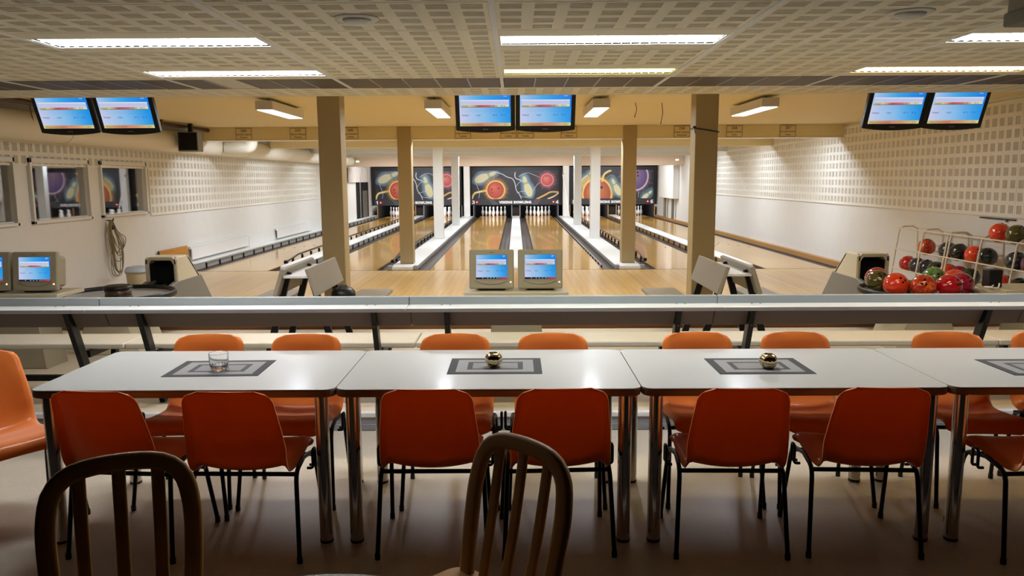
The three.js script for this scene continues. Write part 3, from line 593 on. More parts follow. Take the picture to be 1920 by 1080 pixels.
const NTH = ['first', 'second', 'third', 'fourth', 'fifth', 'sixth', 'seventh', 'eighth'];
[[-1.735, -3.345, 0.09], [-1.192, -3.33, 0.02], [-0.374, -3.355, 0], [0.178, -3.36, -0.05], [0.945, -3.35, 0.02], [1.533, -3.355, 0.04], [2.335, -3.31, -0.04]].forEach(([x, z, a], i) => placeChair(x, z, Math.PI - a, `orange plastic chair seen from behind, ${NTH[i]} from the left on the near side`, 'orange chairs on the near side of the tables'));
[[-1.715, -3.95, 0.03], [-1.175, -3.94, 0], [-0.342, -3.935, 0], [0.202, -3.94, 0], [1.008, -3.95, 0], [1.56, -3.945, 0.03], [2.375, -3.93, -0.06], [2.935, -3.94, -0.04]].forEach(([x, z, a], i) => placeChair(x, z, a, `orange plastic chair facing us across the tables, ${NTH[i]} from the left`, 'orange chairs on the far side of the tables'));
placeChair(-2.5, -3.6, 0.95, 'bright orange plastic chair turned sideways at the left end of the tables');

// wooden chairs in front of the photographer
function woodenChair(label, pos, turn, group) {
  const t = thing('wooden_chair', label, 'chair', pos, turn, group);
  const w = 0.41, lean = -0.10, h = 0.90;
  const bar = (pts, ax, bz) => {                           // flat oval bar swept along a curve
    const c = new THREE.CatmullRomCurve3(pts.map(p => V3(...p)), false, 'centripetal'), N = 44, K = 10, pos2 = [], idx = [];
    for (let i = 0; i <= N; i++) { const p = c.getPointAt(i / N), d = c.getTangentAt(i / N), f = V3(0, 0.17, 1).normalize(), s = d.clone().cross(f).normalize(), q = s.clone().cross(d).normalize(); for (let k = 0; k < K; k++) { const a = k / K * 6.283, cc = Math.cos(a), ss = Math.sin(a), e = v => Math.sign(v) * Math.sqrt(Math.abs(v)); const P3 = p.clone().addScaledVector(s, e(cc) * ax * 0.9).addScaledVector(q, e(ss) * bz * 0.9); pos2.push(P3.x, P3.y, P3.z); } }
    for (let i = 0; i < N; i++) for (let k = 0; k < K; k++) { const a = i * K + k, b = i * K + (k + 1) % K; idx.push(a, b, b + K, a, b + K, a + K); }
    const g = new THREE.BufferGeometry(); g.setAttribute('position', new THREE.Float32BufferAttribute(pos2, 3)); g.setIndex(idx); g.computeVertexNormals(); return g;
  };
  const zAt = y => -0.19 + lean * (y - 0.44) / (h - 0.44), hw = w / 2 - 0.024;
  const arch = [[-hw + 0.02, 0.40], [-hw, 0.6], [-hw - 0.002, 0.74], [-hw + 0.018, 0.82], [-hw * 0.66, 0.858], [0, 0.874], [hw * 0.66, 0.858], [hw - 0.018, 0.82], [hw + 0.002, 0.74], [hw, 0.6], [hw - 0.02, 0.40]].map(([x, y]) => [x, y, zAt(y)]);
  put('back_frame', bar(arch, 0.0285, 0.016), mat.woodChair, t);
  for (const k of [-1, 0, 1]) put('slat', bar([[k * 0.092, 0.43, zAt(0.43)], [k * 0.098, 0.65, zAt(0.65) - 0.005], [k * 0.1, 0.862 - Math.abs(k) * 0.008, zAt(0.86)]], 0.02, 0.008), mat.woodChair, t);
  put('seat', turned(extrude(roundRect(0.45, 0.44, 0.07), 0.032, 0.008), Math.PI / 2, 0, 0, 0, 0.43, 0), mat.woodChair, t);
  for (const sx of [-1, 1]) for (const sz of [-1, 1]) put('leg', rod([[sx * 0.17, 0.415, sz * 0.17], [sx * 0.2, 0, sz * 0.21]], 0.018), mat.woodChair, t);
  return t;
}
woodenChair('dark wooden chair with arched slatted back at the bottom left', [-1.01, 0, -1.81], 0.42, 'wooden chairs at the near table');
woodenChair('dark wooden chair with arched slatted back at the bottom centre', [-0.18, 0, -2.0], -0.8, 'wooden chairs at the near table');

// ------------------------------------------------------------------ benches
function boltHead(x, y, z, r = 0.007) { return turned(cyl(r, r, 0.006, 0, 0, 0, 10), Math.PI / 2, 0, 0, x, y, z); }
const BJ = [-5.62, -4.76, -2.73, -0.70, 1.31, 3.34, 5.37];
['against the left wall', 'behind the left end of the tables', 'left of the middle score screens', 'right of the middle score screens', 'in front of the balls at the right'].forEach((where, i) => {
  const x0 = BJ[i + 1], x1 = BJ[i + 2] , cx = (x0 + x1) / 2, w = x1 - x0 - 0.003;
  if (x1 === undefined) return;
  const lab = ['grey bench with white ledge behind the leftmost table', 'grey bench with white ledge behind the second table, below the left column', 'grey bench with white ledge in front of the middle score screens', 'grey bench with white ledge behind the third table, below the right column', 'grey bench with white ledge below the ball racks at the right'][i];
  const t = thing('spectator_bench', lab, 'bench', [cx, PIT, -5.1], 0, 'long benches behind the tables');
  const lx = w / 2 - 0.24;
  put('backrest', B(w, 0.225, 0.034, 0, 0, 0, 0.006).applyMatrix4(new THREE.Matrix4().makeRotationX(0.5)).translate(0, 0.672, 0.08), mat.panelBack, t);
  put('top_rail', BX(-w / 2, w / 2, 0.712, 0.782, 0.155, 0.115, 0.006), mat.panelGrey, t);
  const shelf = put('drink_ledge', BX(-w / 2, w / 2, 0.712, 0.73, 0.325, 0.15, 0.004), mat.benchLedge, t);
  put('front_edge', BX(-w / 2, w / 2, 0.708, 0.732, 0.331, 0.325, 0.002), mat.benchEdge, shelf);
  put('screw', [-lx - 0.025, -lx + 0.03, lx - 0.03, lx + 0.025].map(x => cyl(0.006, 0.006, 0.003, x, 0.7315, 0.18, 10)), mat.steel, shelf);
  put('seat_board', BX(-w / 2, w / 2, 0.378, 0.42, -0.12, -0.475, 0.012), mat.benchSeat, t);
  for (const s of [-1, 1]) {
    const x = s * lx;
    const leg = put('leg', [turned(B(0.036, 0.78, 0.075, 0, 0, 0, 0.005), 0.36, 0, 0, x, 0.365, -0.015), B(0.036, 0.05, 0.4, x, 0.352, -0.29, 0.005), turned(B(0.036, 0.36, 0.06, 0, 0, 0, 0.005), -0.15, 0, 0, x, 0.18, -0.43)], mat.blackMetal, t);
    put('bolt', [boltHead(x, 0.69, 0.152), boltHead(x, 0.575, 0.109)], mat.steel, leg);
  }
  put('base_rail', BX(-lx, lx, 0.16, 0.2, -0.09, -0.13, 0.004), mat.blackMetal, t);
});
// pairs of benches standing back to back along the lanes
function doubleBench(label, x) {
  const t = thing('double_bench', label, 'bench', [x, PIT, -7.02]), L = 1.0;
  for (const s of [-1, 1]) {
    put('backrest', turned(B(0.036, 0.25, L, 0, 0, 0, 0.008), 0, 0, s * 0.32, s * 0.142, 0.665, 0), mat.benchGrey, t);
    put('seat', BX(s * 0.46 - 0.17, s * 0.46 + 0.17, 0.385, 0.425, L / 2 - 0.02, -L / 2 - 0.3, 0.012), mat.benchGrey, t);
    for (const z of [-0.3, 0.36]) put('leg', [turned(B(0.06, 0.77, 0.035, 0, 0, 0, 0.005), 0, 0, s * 0.27, s * 0.195, 0.375, z), B(0.42, 0.045, 0.035, s * 0.42, 0.36, z, 0.005)], mat.blackMetal, t);
  }
  put('top_shelf', BX(-0.105, 0.105, 0.70, 0.722, L / 2 - 0.02, -L / 2 + 0.02, 0.004), mat.benchLedge, t);
  return t;
}
doubleBench('grey back-to-back bench on black legs beside the left front column', -1.9);
doubleBench('grey back-to-back bench on black legs beside the right front column', 1.915);

// ------------------------------------------------------------------ score screens
function screenPrint(w, h, footer) {
  return canvasTex(w, h, (x, W, H) => {
    const g = x.createLinearGradient(0, H * 0.1, W, H * 0.25); g.addColorStop(0, '#b9d4fb'); g.addColorStop(0.45, '#45b2fb'); g.addColorStop(1, '#0a86f6'); x.fillStyle = g; x.fillRect(0, 0, W, H);
    const g2 = x.createLinearGradient(0, H * 0.9, W, H * 0.55); g2.addColorStop(0, '#dcdcfb'); g2.addColorStop(0.5, '#8fcbfb'); g2.addColorStop(1, '#1b9dfa'); x.fillStyle = g2; x.fillRect(0, H * 0.42, W, H * 0.6);
    x.fillStyle = '#d4d8fa'; x.fillRect(W * 0.03, H * 0.19, W * 0.94, H * 0.16);
    x.fillStyle = '#eef0fd'; x.fillRect(W * 0.03, H * 0.19, W * 0.94, H * 0.03);
    const r = x.createLinearGradient(0, 0, W, 0); r.addColorStop(0, '#e7e6a8'); r.addColorStop(0.2, '#e6d29a'); r.addColorStop(0.42, '#d85a62'); r.addColorStop(0.58, '#dc6f70'); r.addColorStop(0.75, '#e6dfb0'); r.addColorStop(1, '#e9ecc4'); x.fillStyle = r; x.fillRect(W * 0.03, H * 0.345, W * 0.94, H * 0.062);
    x.strokeStyle = 'rgba(70,90,170,0.35)'; x.lineWidth = 1; for (const yy of [0.25, 0.29, 0.46, 0.5, 0.55]) { x.beginPath(); x.moveTo(W * 0.03, H * yy); x.lineTo(W * 0.97, H * yy); x.stroke(); } for (let i = 0; i < 22; i++) { x.beginPath(); x.moveTo(W * (0.22 + i * 0.034), H * 0.24); x.lineTo(W * (0.22 + i * 0.034), H * 0.34); x.moveTo(W * (0.22 + i * 0.034), H * 0.46); x.lineTo(W * (0.22 + i * 0.034), H * 0.56); x.stroke(); }
    x.fillStyle = '#46631e'; x.fillRect(W * 0.03, H * 0.407, W * 0.94, H * 0.012);
    x.fillStyle = '#2e3550'; x.font = `${Math.round(H * 0.062)}px sans-serif`; x.textBaseline = 'middle';
    for (const yy of [0.378, 0.66]) { x.fillText('Pelaaja1'.replace('1', yy > 0.5 ? '2' : '1'), W * 0.04, H * yy); x.fillText('Linja1', W * 0.32, H * yy); x.fillText('HP  0', W * 0.65, H * yy); x.fillText('TP  0', W * 0.81, H * yy); }
    x.fillStyle = 'rgba(255,255,255,0.8)'; x.fillRect(W * 0.86, H * 0.035, W * 0.09, H * 0.018); x.fillRect(W * 0.86, H * 0.075, W * 0.07, H * 0.014);
    if (footer) { const f = x.createLinearGradient(0, 0, W, 0); f.addColorStop(0, '#e2d488'); f.addColorStop(0.4, '#e0906e'); f.addColorStop(0.65, '#e0a074'); f.addColorStop(1, '#e4e08e'); x.fillStyle = f; x.fillRect(0, H * 0.9, W, H * 0.1); x.fillStyle = '#5b4a20'; x.fillText('Viking Scoring version 4.2', W * 0.03, H * 0.953); x.fillText('22:57', W * 0.86, H * 0.953); }
    else { x.fillStyle = '#101d3c'; x.fillRect(0, H * 0.93, W, H * 0.07); const f = x.createLinearGradient(W * 0.68, 0, W, 0); f.addColorStop(0, '#903850'); f.addColorStop(1, '#e0444a'); x.fillStyle = f; x.fillRect(W * 0.7, H * 0.93, W * 0.3, H * 0.07); x.fillStyle = '#c8c8d8'; for (const k of [0.2, 0.36, 0.46, 0.56, 0.66]) x.fillRect(W * k, H * 0.95, W * 0.03, H * 0.03); }
  });
}
const tvTex = screenPrint(512, 300, true), consoleTex = screenPrint(480, 360, false);
const screenMat = t => new THREE.MeshStandardMaterial({ color: 0x050505, roughness: 0.25, emissive: 0xffffff, emissiveMap: t, emissiveIntensity: 0.47 });
const tvMat = screenMat(tvTex), consoleMat = screenMat(consoleTex);
function makeTV() {
  const t = new THREE.Group(), tilt = new THREE.Matrix4().makeRotationX(0.40), w = 0.54, h = 0.385;
  const T = g => { g = clean(g); g.applyMatrix4(tilt); return g; };
  const out = [[-w / 2, h / 2], [-w / 2, -h / 2 + 0.02]]; for (let i = 0; i <= 10; i++) { const u = -1 + i / 5; out.push([u * (w / 2 - 0.004), -h / 2 + 0.012 - 0.022 * (1 - u * u)]); } out.push([w / 2, -h / 2 + 0.02], [w / 2, h / 2]);
  put('casing', [T(extrude(out.reverse(), 0.05, 0.006)), T(B(0.3, 0.2, 0.06, 0, 0, -0.05, 0.02))], mat.black, t);
  const s = new THREE.PlaneGeometry(0.462, 0.300); s.translate(0, 0.014, 0.0262); put('screen', T(s), tvMat, t, false);
  put('badge', T(B(0.05, 0.006, 0.003, 0, -h / 2 + 0.026, 0.026, 0.001)), mat.steelGrey, t);
  put('mount', [rod([[0, 0.05, -0.1], [0, HALL - 2.268, -0.16]], 0.016), cyl(0.05, 0.05, 0.008, 0, HALL - 2.272, -0.16, 18)], mat.black, t);
  return t;
}
const tvProto = makeTV();
[[-4.085, 'far left'], [-3.53, 'near left'], [-0.274, 'mid left'], [0.272, 'mid right'], [3.435, 'right'], [3.975, 'far right']].forEach(([x], i) => {
  const r = tvProto.clone(); r.name = numbered('score_monitor'); r.position.set(x, 2.272, -7.12); scene.add(r);
  tag(r, ['left one of the two hanging score monitors above the left ball return', 'right one of the two hanging score monitors above the left ball return', 'left one of the two hanging score monitors between the columns', 'right one of the two hanging score monitors between the columns', 'left one of the two hanging score monitors above the ball racks', 'right one of the two hanging score monitors above the ball racks'][i], 'monitor', 'hanging score monitors');
});
function makeConsoleScreen() {
  const t = new THREE.Group(), tilt = -0.12, T = g => turned(clean(g), tilt, 0, 0);
  put('casing', [T(extrude(roundRect(0.362, 0.318, 0.012), 0.05, 0.008)), T(B(0.3, 0.26, 0.16, 0, 0, -0.1, 0.03))], mat.monitor, t);
  const f = [[-0.128, 0.118], [0.128, 0.118], [0.128, -0.082], [-0.128, -0.082]];
  put('bezel', T(extrude([[-0.133, 0.123], [0.133, 0.123], [0.133, -0.087], [-0.133, -0.087]], 0.004, 0.001).translate(0, 0.0, 0.025)), mat.beigeDark, t);
  const s = new THREE.PlaneGeometry(0.252, 0.196); s.translate(0, 0.018, 0.0276); put('screen', T(s), consoleMat, t, false);
  put('chin_groove', T(spline([[-0.135, -0.094, 0.0262], [-0.07, -0.117, 0.0262], [0, -0.124, 0.0262], [0.07, -0.117, 0.0262], [0.135, -0.094, 0.0262]], 0.0022, 24)), mat.grey, t);
  put('badge', T(B(0.04, 0.005, 0.002, 0, 0.137, 0.0255, 0.0008)), mat.grey, t);
  put('power_light', T(turned(cyl(0.005, 0.005, 0.004, 0, 0, 0, 10), Math.PI / 2, 0, 0, 0.155, -0.105, 0.026)), glow(0xfff2b0, 2.5), t);
  put('stand', [B(0.22, 0.02, 0.16, 0, -0.162, -0.07, 0.006)], mat.black, t);
  return t;
}
const csProto = makeConsoleScreen();
[[-4.315, 0.05], [-3.925, 0.02], [-0.2, 0.01], [0.195, -0.01]].forEach(([x, a], i) => {
  const r = csProto.clone(); r.name = numbered('console_monitor'); r.position.set(x, 0.93, -6.22); r.rotation.y = a; scene.add(r);
  tag(r, ['beige desk score monitor cut off by the left picture edge', 'beige desk score monitor beside the left ball return', 'left one of the paired beige score monitors on the middle desk', 'right one of the paired beige score monitors on the middle desk'][i], 'monitor', 'beige desk score monitors');
});
[[-4.12, 'beige score desk on a pedestal by the left wall', 0], [0, 'beige score desk on a pedestal in the middle', 0], [4.34, 'beige score desk below the ball rack, a black box on it', 1]].forEach(([x, lab]) => {
  const t = thing('score_desk', lab, 'desk', [x, PIT, -6.3]);
  put('desk_top', BX(-0.42, 0.42, 0.6, 0.636, 0.2, -0.2, 0.008), mat.beige, t);
  put('pedestal', turned(extrude([[-0.24, 0], [-0.18, 0.6], [0.18, 0.6], [0.24, 0]], 0.3, 0.01), 0, 0, 0, 0, 0, -0.03), mat.beigeDark, t);
});
{
  const t = thing('speaker_box', 'small black box with a cable on the right score desk', 'box', [3.925, PIT + 0.636, -6.3]);
  put('box_body', B(0.11, 0.145, 0.1, 0, 0.0725, 0, 0.006), mat.black, t);
  put('cable', spline([[-0.02, 0.02, 0.055], [-0.06, 0.012, 0.09], [-0.1, 0.01, 0.07], [-0.09, 0.012, 0.12], [-0.03, 0.01, 0.13], [0.0, 0.04, 0.1]], 0.006, 40), mat.white, t);
}

// ------------------------------------------------------------------ ball returns, balls, rack
function ballReturn(label, s) {
  const t = thing('ball_return', label, 'ball return', [s * 3.64, PIT, -6.93]);
  const by = 0.475;
  put('dish', lathe([[0, by], [0.3, by + 0.006], [0.44, by + 0.014], [0.455, by + 0.026], [0.46, by + 0.026], [0.46, by - 0.06], [0.3, by - 0.1], [0, by - 0.1]], 48), mat.dishSteel, t);
  const rim = new THREE.TorusGeometry(0.475, 0.022, 12, 56); rim.rotateX(Math.PI / 2); rim.scale(1, 1.3, 1); rim.translate(0, by + 0.035, 0); put('rim', rim, mat.black, t);
  const hub = put('hub', lathe([[0, by], [0.122, by], [0.113, by + 0.03], [0.11, by + 0.06], [0.119, by + 0.088], [0, by + 0.088]], 32), mat.bronze, t);
  put('hub_ring', lathe([[0, by + 0.122], [0.1, by + 0.122], [0.122, by + 0.112], [0.124, by + 0.098], [0.118, by + 0.087], [0, by + 0.087]], 32), mat.black, hub);
  put('base', turned(extrude([[-0.3, 0], [-0.16, by - 0.1], [0.16, by - 0.1], [0.3, 0]], 0.5, 0.01), 0, 0, 0), mat.beige, t);
  // hood over the outlet, on the approach
  const hood = [[-0.87, 0.42], [-0.87, 0.74], [-0.9, 0.765], [-1.12, 0.765], [-1.17, 0.745], [-1.44, 0.50], [-1.44, 0.42]].map(([z, y]) => [-z, y]);
  const sideShape = extrude(hood, 0.34, 0.03), m = new THREE.Matrix4().makeRotationY(Math.PI / 2);
  const shell = []; for (const k of [-1, 1]) { const g = extrude(hood, 0.04, 0.012); g.applyMatrix4(m); g.translate(k * 0.145, 0, 0); shell.push(g); }
  const roof = [[-0.165, 0.69], [-0.15, 0.735], [-0.115, 0.765], [0.115, 0.765], [0.15, 0.735], [0.165, 0.69], [0.125, 0.69], [0.115, 0.715], [0.095, 0.73], [-0.095, 0.73], [-0.115, 0.715], [-0.125, 0.69]].reverse();
  shell.push(turned(extrude(roof, 0.26, 0.004), 0, 0, 0, 0, 0, -1.0));
  shell.push(turned(B(0.33, 0.035, 0.42, 0, 0, 0, 0.008), 0, 0, 0).applyMatrix4(new THREE.Matrix4().makeRotationX(-0.74)).translate(0, 0.61, -1.29));
  put('hood', shell, mat.hood, t);
  put('outlet', [BX(-0.13, 0.13, 0.43, 0.735, -1.0, -1.03, 0.004), BX(-0.127, -0.122, 0.43, 0.72, -0.89, -1.0, 0.001), BX(0.122, 0.127, 0.43, 0.72, -0.89, -1.0, 0.001), BX(-0.13, 0.13, 0.425, 0.435, -0.86, -1.0, 0.002), BX(-0.118, 0.118, 0.722, 0.73, -0.885, -1.0, 0.002)], mat.shadowBlack, t);
  const base = [[0.40, 0.34], [0.40, 0.42], [0.86, 0.515], [1.46, 0.515], [1.88, 0.045], [0.95, 0.045], [0.95, 0.34]];
  const bodies = []; for (const k of [-1, 1]) { const g = extrude(base, 0.05, 0.006); g.applyMatrix4(m); g.translate(k * 0.145, 0, 0); bodies.push(g); }
  put('track_side', bodies, mat.hoodBase, t);
  const tr = []; for (const k of [-1, 1]) tr.push(rod([[k * 0.05, 0.5, -0.98], [k * 0.05, 0.46, -0.42]], 0.014)); put('track_rail', tr, mat.black, t);
  put('track_bed', BX(-0.12, 0.12, 0.36, 0.375, -0.45, -1.42, 0.004), mat.black, t);
  return t;
}
ballReturn('round black-rimmed ball return with beige hood by the left wall, empty', -1);
ballReturn('ball return with beige hood at the right, full of balls', 1);

const ballBase = clean(new THREE.SphereGeometry(0.108, 36, 24));
function marble(c1, c2, c3, k) {
  return canvasTex(512, 256, (x, W, H) => {
    x.fillStyle = c1; x.fillRect(0, 0, W, H);
    for (let i = 0; i < k; i++) { x.strokeStyle = rnd() < 0.6 ? c2 : c3; x.globalAlpha = rr(0.1, 0.5); x.lineWidth = rr(2, 16); let px = rr(0, W), py = rr(0, H); x.beginPath(); x.moveTo(px, py); for (let j = 0; j < 5; j++) { const qx = px + rr(-50, 50), qy = py + rr(-30, 30); x.quadraticCurveTo(px + rr(-40, 40), py + rr(-30, 30), qx, qy); px = qx; py = qy; } x.stroke(); }
    x.globalAlpha = 1;
  });
}
const bm = (c, map) => P(map ? 0xffffff : c, 0.14, { map: map || null, clearcoat: 0.8, clearcoatRoughness: 0.05 });
const BALL = {
  orange: bm(0, marble('#e8401c', '#f25a30', '#c22c12', 26)), fire: bm(0, marble('#b5260c', '#e2661e', '#f0a64a', 60)), red: bm(0, marble('#b8101e', '#d01c2c', '#8c0c18', 24)),
  magenta: bm(0, marble('#a8123c', '#c0204c', '#7a0c34', 30)), olive: bm(0, marble('#4e4a18', '#6a6626', '#38360e', 26)), navy: bm(0, marble('#1a2432', '#28364a', '#10161e', 30)),
  black: bm(0x14191c), green: bm(0, marble('#0e3a22', '#185a34', '#0a2616', 24)), lime: bm(0, marble('#5a8a44', '#a8c890', '#2e5424', 50)), purple: bm(0, marble('#5a2a4c', '#7a3c66', '#3c1c34', 24)), teal: bm(0, marble('#12282a', '#1c3a3a', '#0c1a1c', 20)),
};
const holeG = merged([[-0.016, 0.012], [0.016, 0.012], [0, -0.03]].map(([u, v]) => turned(cyl(0.011, 0.011, 0.006, 0, 0.1065, 0, 12), Math.atan2(v, 0.108), 0, -Math.atan2(u, 0.108))));
function ball(color, pos, label, group, k = 1, spin = 0) {
  const t = thing('bowling_ball', label, 'bowling ball', pos, 0, group);
  const b = piece('ball_body', ballBase, BALL[color], t); b.rotation.set(rr(0, 6), rr(0, 6), rr(0, 6));
  const h = piece('finger_holes', holeG, mat.shadowBlack, t); h.rotation.set(spin, rr(0, 6), rr(-.5, .5)); b.scale.setScalar(k); h.scale.setScalar(k);
  return t;
}
{
  const y = PIT + 0.475 + 0.012 + 0.107, c = [3.64, -6.93], R = 0.345, at = a => [c[0] + R * Math.sin(a), y, c[1] + R * Math.cos(a)];
  const list = [['orange', -0.98, 'plain bright orange ball at the front left of the ball return'], ['fire', -0.34, 'orange and yellow marbled ball at the front of the ball return'], ['red', 0.30, 'glossy red ball at the front of the ball return'], ['magenta', 0.95, 'magenta ball beside the red one on the ball return'], ['orange', 1.6, 'orange ball at the right of the ball return behind the magenta one'], ['lime', 2.25, 'green swirled ball at the back of the ball return'], ['olive', -1.62, 'olive green ball at the left of the ball return'], ['magenta', -2.3, 'dark red ball at the back left of the ball return']];
  for (const [col, a, lab] of list) ball(col, at(a), lab, 'balls on the right ball return', 0.99, 1.2);
}
{
  const t = thing('ball_rack', 'cream wire ball rack standing along the right wall', 'rack', [5.28, 0, 0]);
  const xs = [-0.11, 0.13], Z = [-10.38, -9.76, -9.74 + 0.6, -8.53, -7.92, -7.3];
  Z.forEach((z, i) => {
    put('rack_frame', rod([[xs[0] - 0.1, LANE + (z > RISER ? PIT - LANE : 0) + 0.002, z], [xs[0], 1.0, z], [xs[1], 1.0, z], [xs[1] + 0.03, LANE + (z > RISER ? PIT - LANE : 0) + 0.002, z]], 0.0115, 0.07), mat.wire, t);
    if (i === 2) put('rack_frame', rod([[xs[0] - 0.1, LANE + 0.002, z - 0.06], [xs[0], 1.0, z - 0.06], [xs[1], 1.0, z - 0.06], [xs[1] + 0.03, LANE + 0.002, z - 0.06]], 0.0115, 0.07), mat.wire, t);
  });
  for (const [y, dx] of [[0.975, 0], [0.70, -0.036], [0.44, -0.07]]) for (const x of [xs[0] + dx, xs[1] - 0.0 + (y < 0.9 ? 0.01 : 0)]) put('ball_rail', rod([[x, y, -10.42], [x, y, -7.26]], 0.009), mat.wire, t);
  const bx = 5.28 + 0.005;
  const row = (y, list, where) => list.forEach(([col, z, lab]) => ball(col, [bx - (y < 0.9 ? 0.015 : 0) - (y < 0.6 ? 0.02 : 0), y, z], lab, `balls on the ${where} rail of the rack`, 0.985, 0.4));
  row(1.045, [['orange', -8.42, 'bright orange ball alone at the left of the top rail of the rack'], ['olive', -8.13, 'olive ball on the top rail of the rack'], ['magenta', -7.78, 'crimson ball right of the olive one on the top rail']], 'top');
  row(0.765, [['fire', -9.86, 'orange red ball leftmost on the middle rail of the rack'], ['navy', -9.37, 'dark blue ball on the middle rail right of the leftmost orange one'], ['black', -9.13, 'black ball at the second frame on the middle rail'], ['orange', -8.82, 'bright orange ball in the middle of the middle rail'], ['teal', -8.58, 'dark teal ball beside the bright orange one on the middle rail'], ['navy', -8.08, 'dark slate ball on the middle rail near its right end'], ['purple', -7.82, 'purple ball rightmost on the middle rail']], 'middle');
  row(0.503, [['red', -10.27, 'pink red ball leftmost on the bottom rail of the rack'], ['navy', -10.02, 'navy ball second on the bottom rail of the rack'], ['navy', -9.79, 'navy ball third on the bottom rail of the rack'], ['green', -9.56, 'dark green ball on the bottom rail'], ['orange', -9.3, 'orange ball beside the green one on the bottom rail'], ['magenta', -9.07, 'maroon ball in the middle of the bottom rail'], ['green', -8.84, 'green ball in the middle of the bottom rail behind the ball return'], ['orange', -8.26, 'orange ball on the bottom rail behind the black box'], ['teal', -7.96, 'teal ball on the bottom rail right of the black box'], ['red', -7.7, 'dark red ball rightmost on the bottom rail']], 'bottom');
}

// ------------------------------------------------------------------ on the walls, beams and ceiling
const PL = [[-4.592, 2.428, '300', 'Leroff Nygård', 'Närpes', 'leftmost score plaque on the first beam, reading 300'], [-3.674, 2.43, '289', 'Mikael Lillkung', 'Närpiö', 'score plaque reading 289 left of the left front column'], [-2.79, 2.433, '300', 'Seppo Kuusisto', 'Laihia', 'score plaque reading 300 right of the left front column'], [-0.885, 2.43, '300', 'Seppo Kuusisto', 'Laihia', 'score plaque half hidden behind the left middle monitor'], [-0.123, 2.41, '', 'Kuusisto Seppo', 'Laihia', 'plaque below the left middle monitor with two small lines'], [0.17, 2.41, '', 'Mikko Virtanen', 'Vaasa', 'plaque below the right middle monitor with two small lines'], [0.898, 2.432, '299', 'Jari Nieminen', 'Lillkyro', 'score plaque half hidden behind the right middle monitor'], [2.8, 2.436, '290', 'Tommi Asunmaa', 'Seinäjoki', 'score plaque reading 290 left of the right front column'], [3.682, 2.44, '288', 'Kimmo Jokela', 'Vasa', 'score plaque reading 288 right of the right front column'], [4.583, 2.442, '287', 'Kristian Storm', 'Vasa', 'rightmost score plaque on the first beam, reading 287']];
PL.forEach(([x, y, a, b, c, lab], i) => {
  const tex = canvasTex(256, 184, (g, W, H) => {
    g.fillStyle = '#dccb9c'; g.fillRect(0, 0, W, H); g.strokeStyle = '#4a3a20'; g.lineWidth = 6; g.strokeRect(6, 6, W - 12, H - 12);
    g.fillStyle = '#2e2414'; g.textAlign = 'center'; g.font = 'bold 58px serif'; g.fillText(a, W / 2, 62); g.font = 'bold 34px serif'; g.fillText(b, W / 2, 112, W - 24); g.fillText(c, W / 2, 158, W - 30);
  });
  const t = thing('score_plaque', lab, 'plaque', [x, 2.43, -13.188], 0, 'score plaques along the first beam');
  const p = new THREE.PlaneGeometry(0.272, 0.196); p.translate(0, 0, 0.0045); put('plaque_face', p, M(0xffffff, 0.6, { map: tex }), t, false);
  put('plaque_board', B(0.276, 0.2, 0.008, 0, 0, 0, 0.002), mat.cream, t);
});
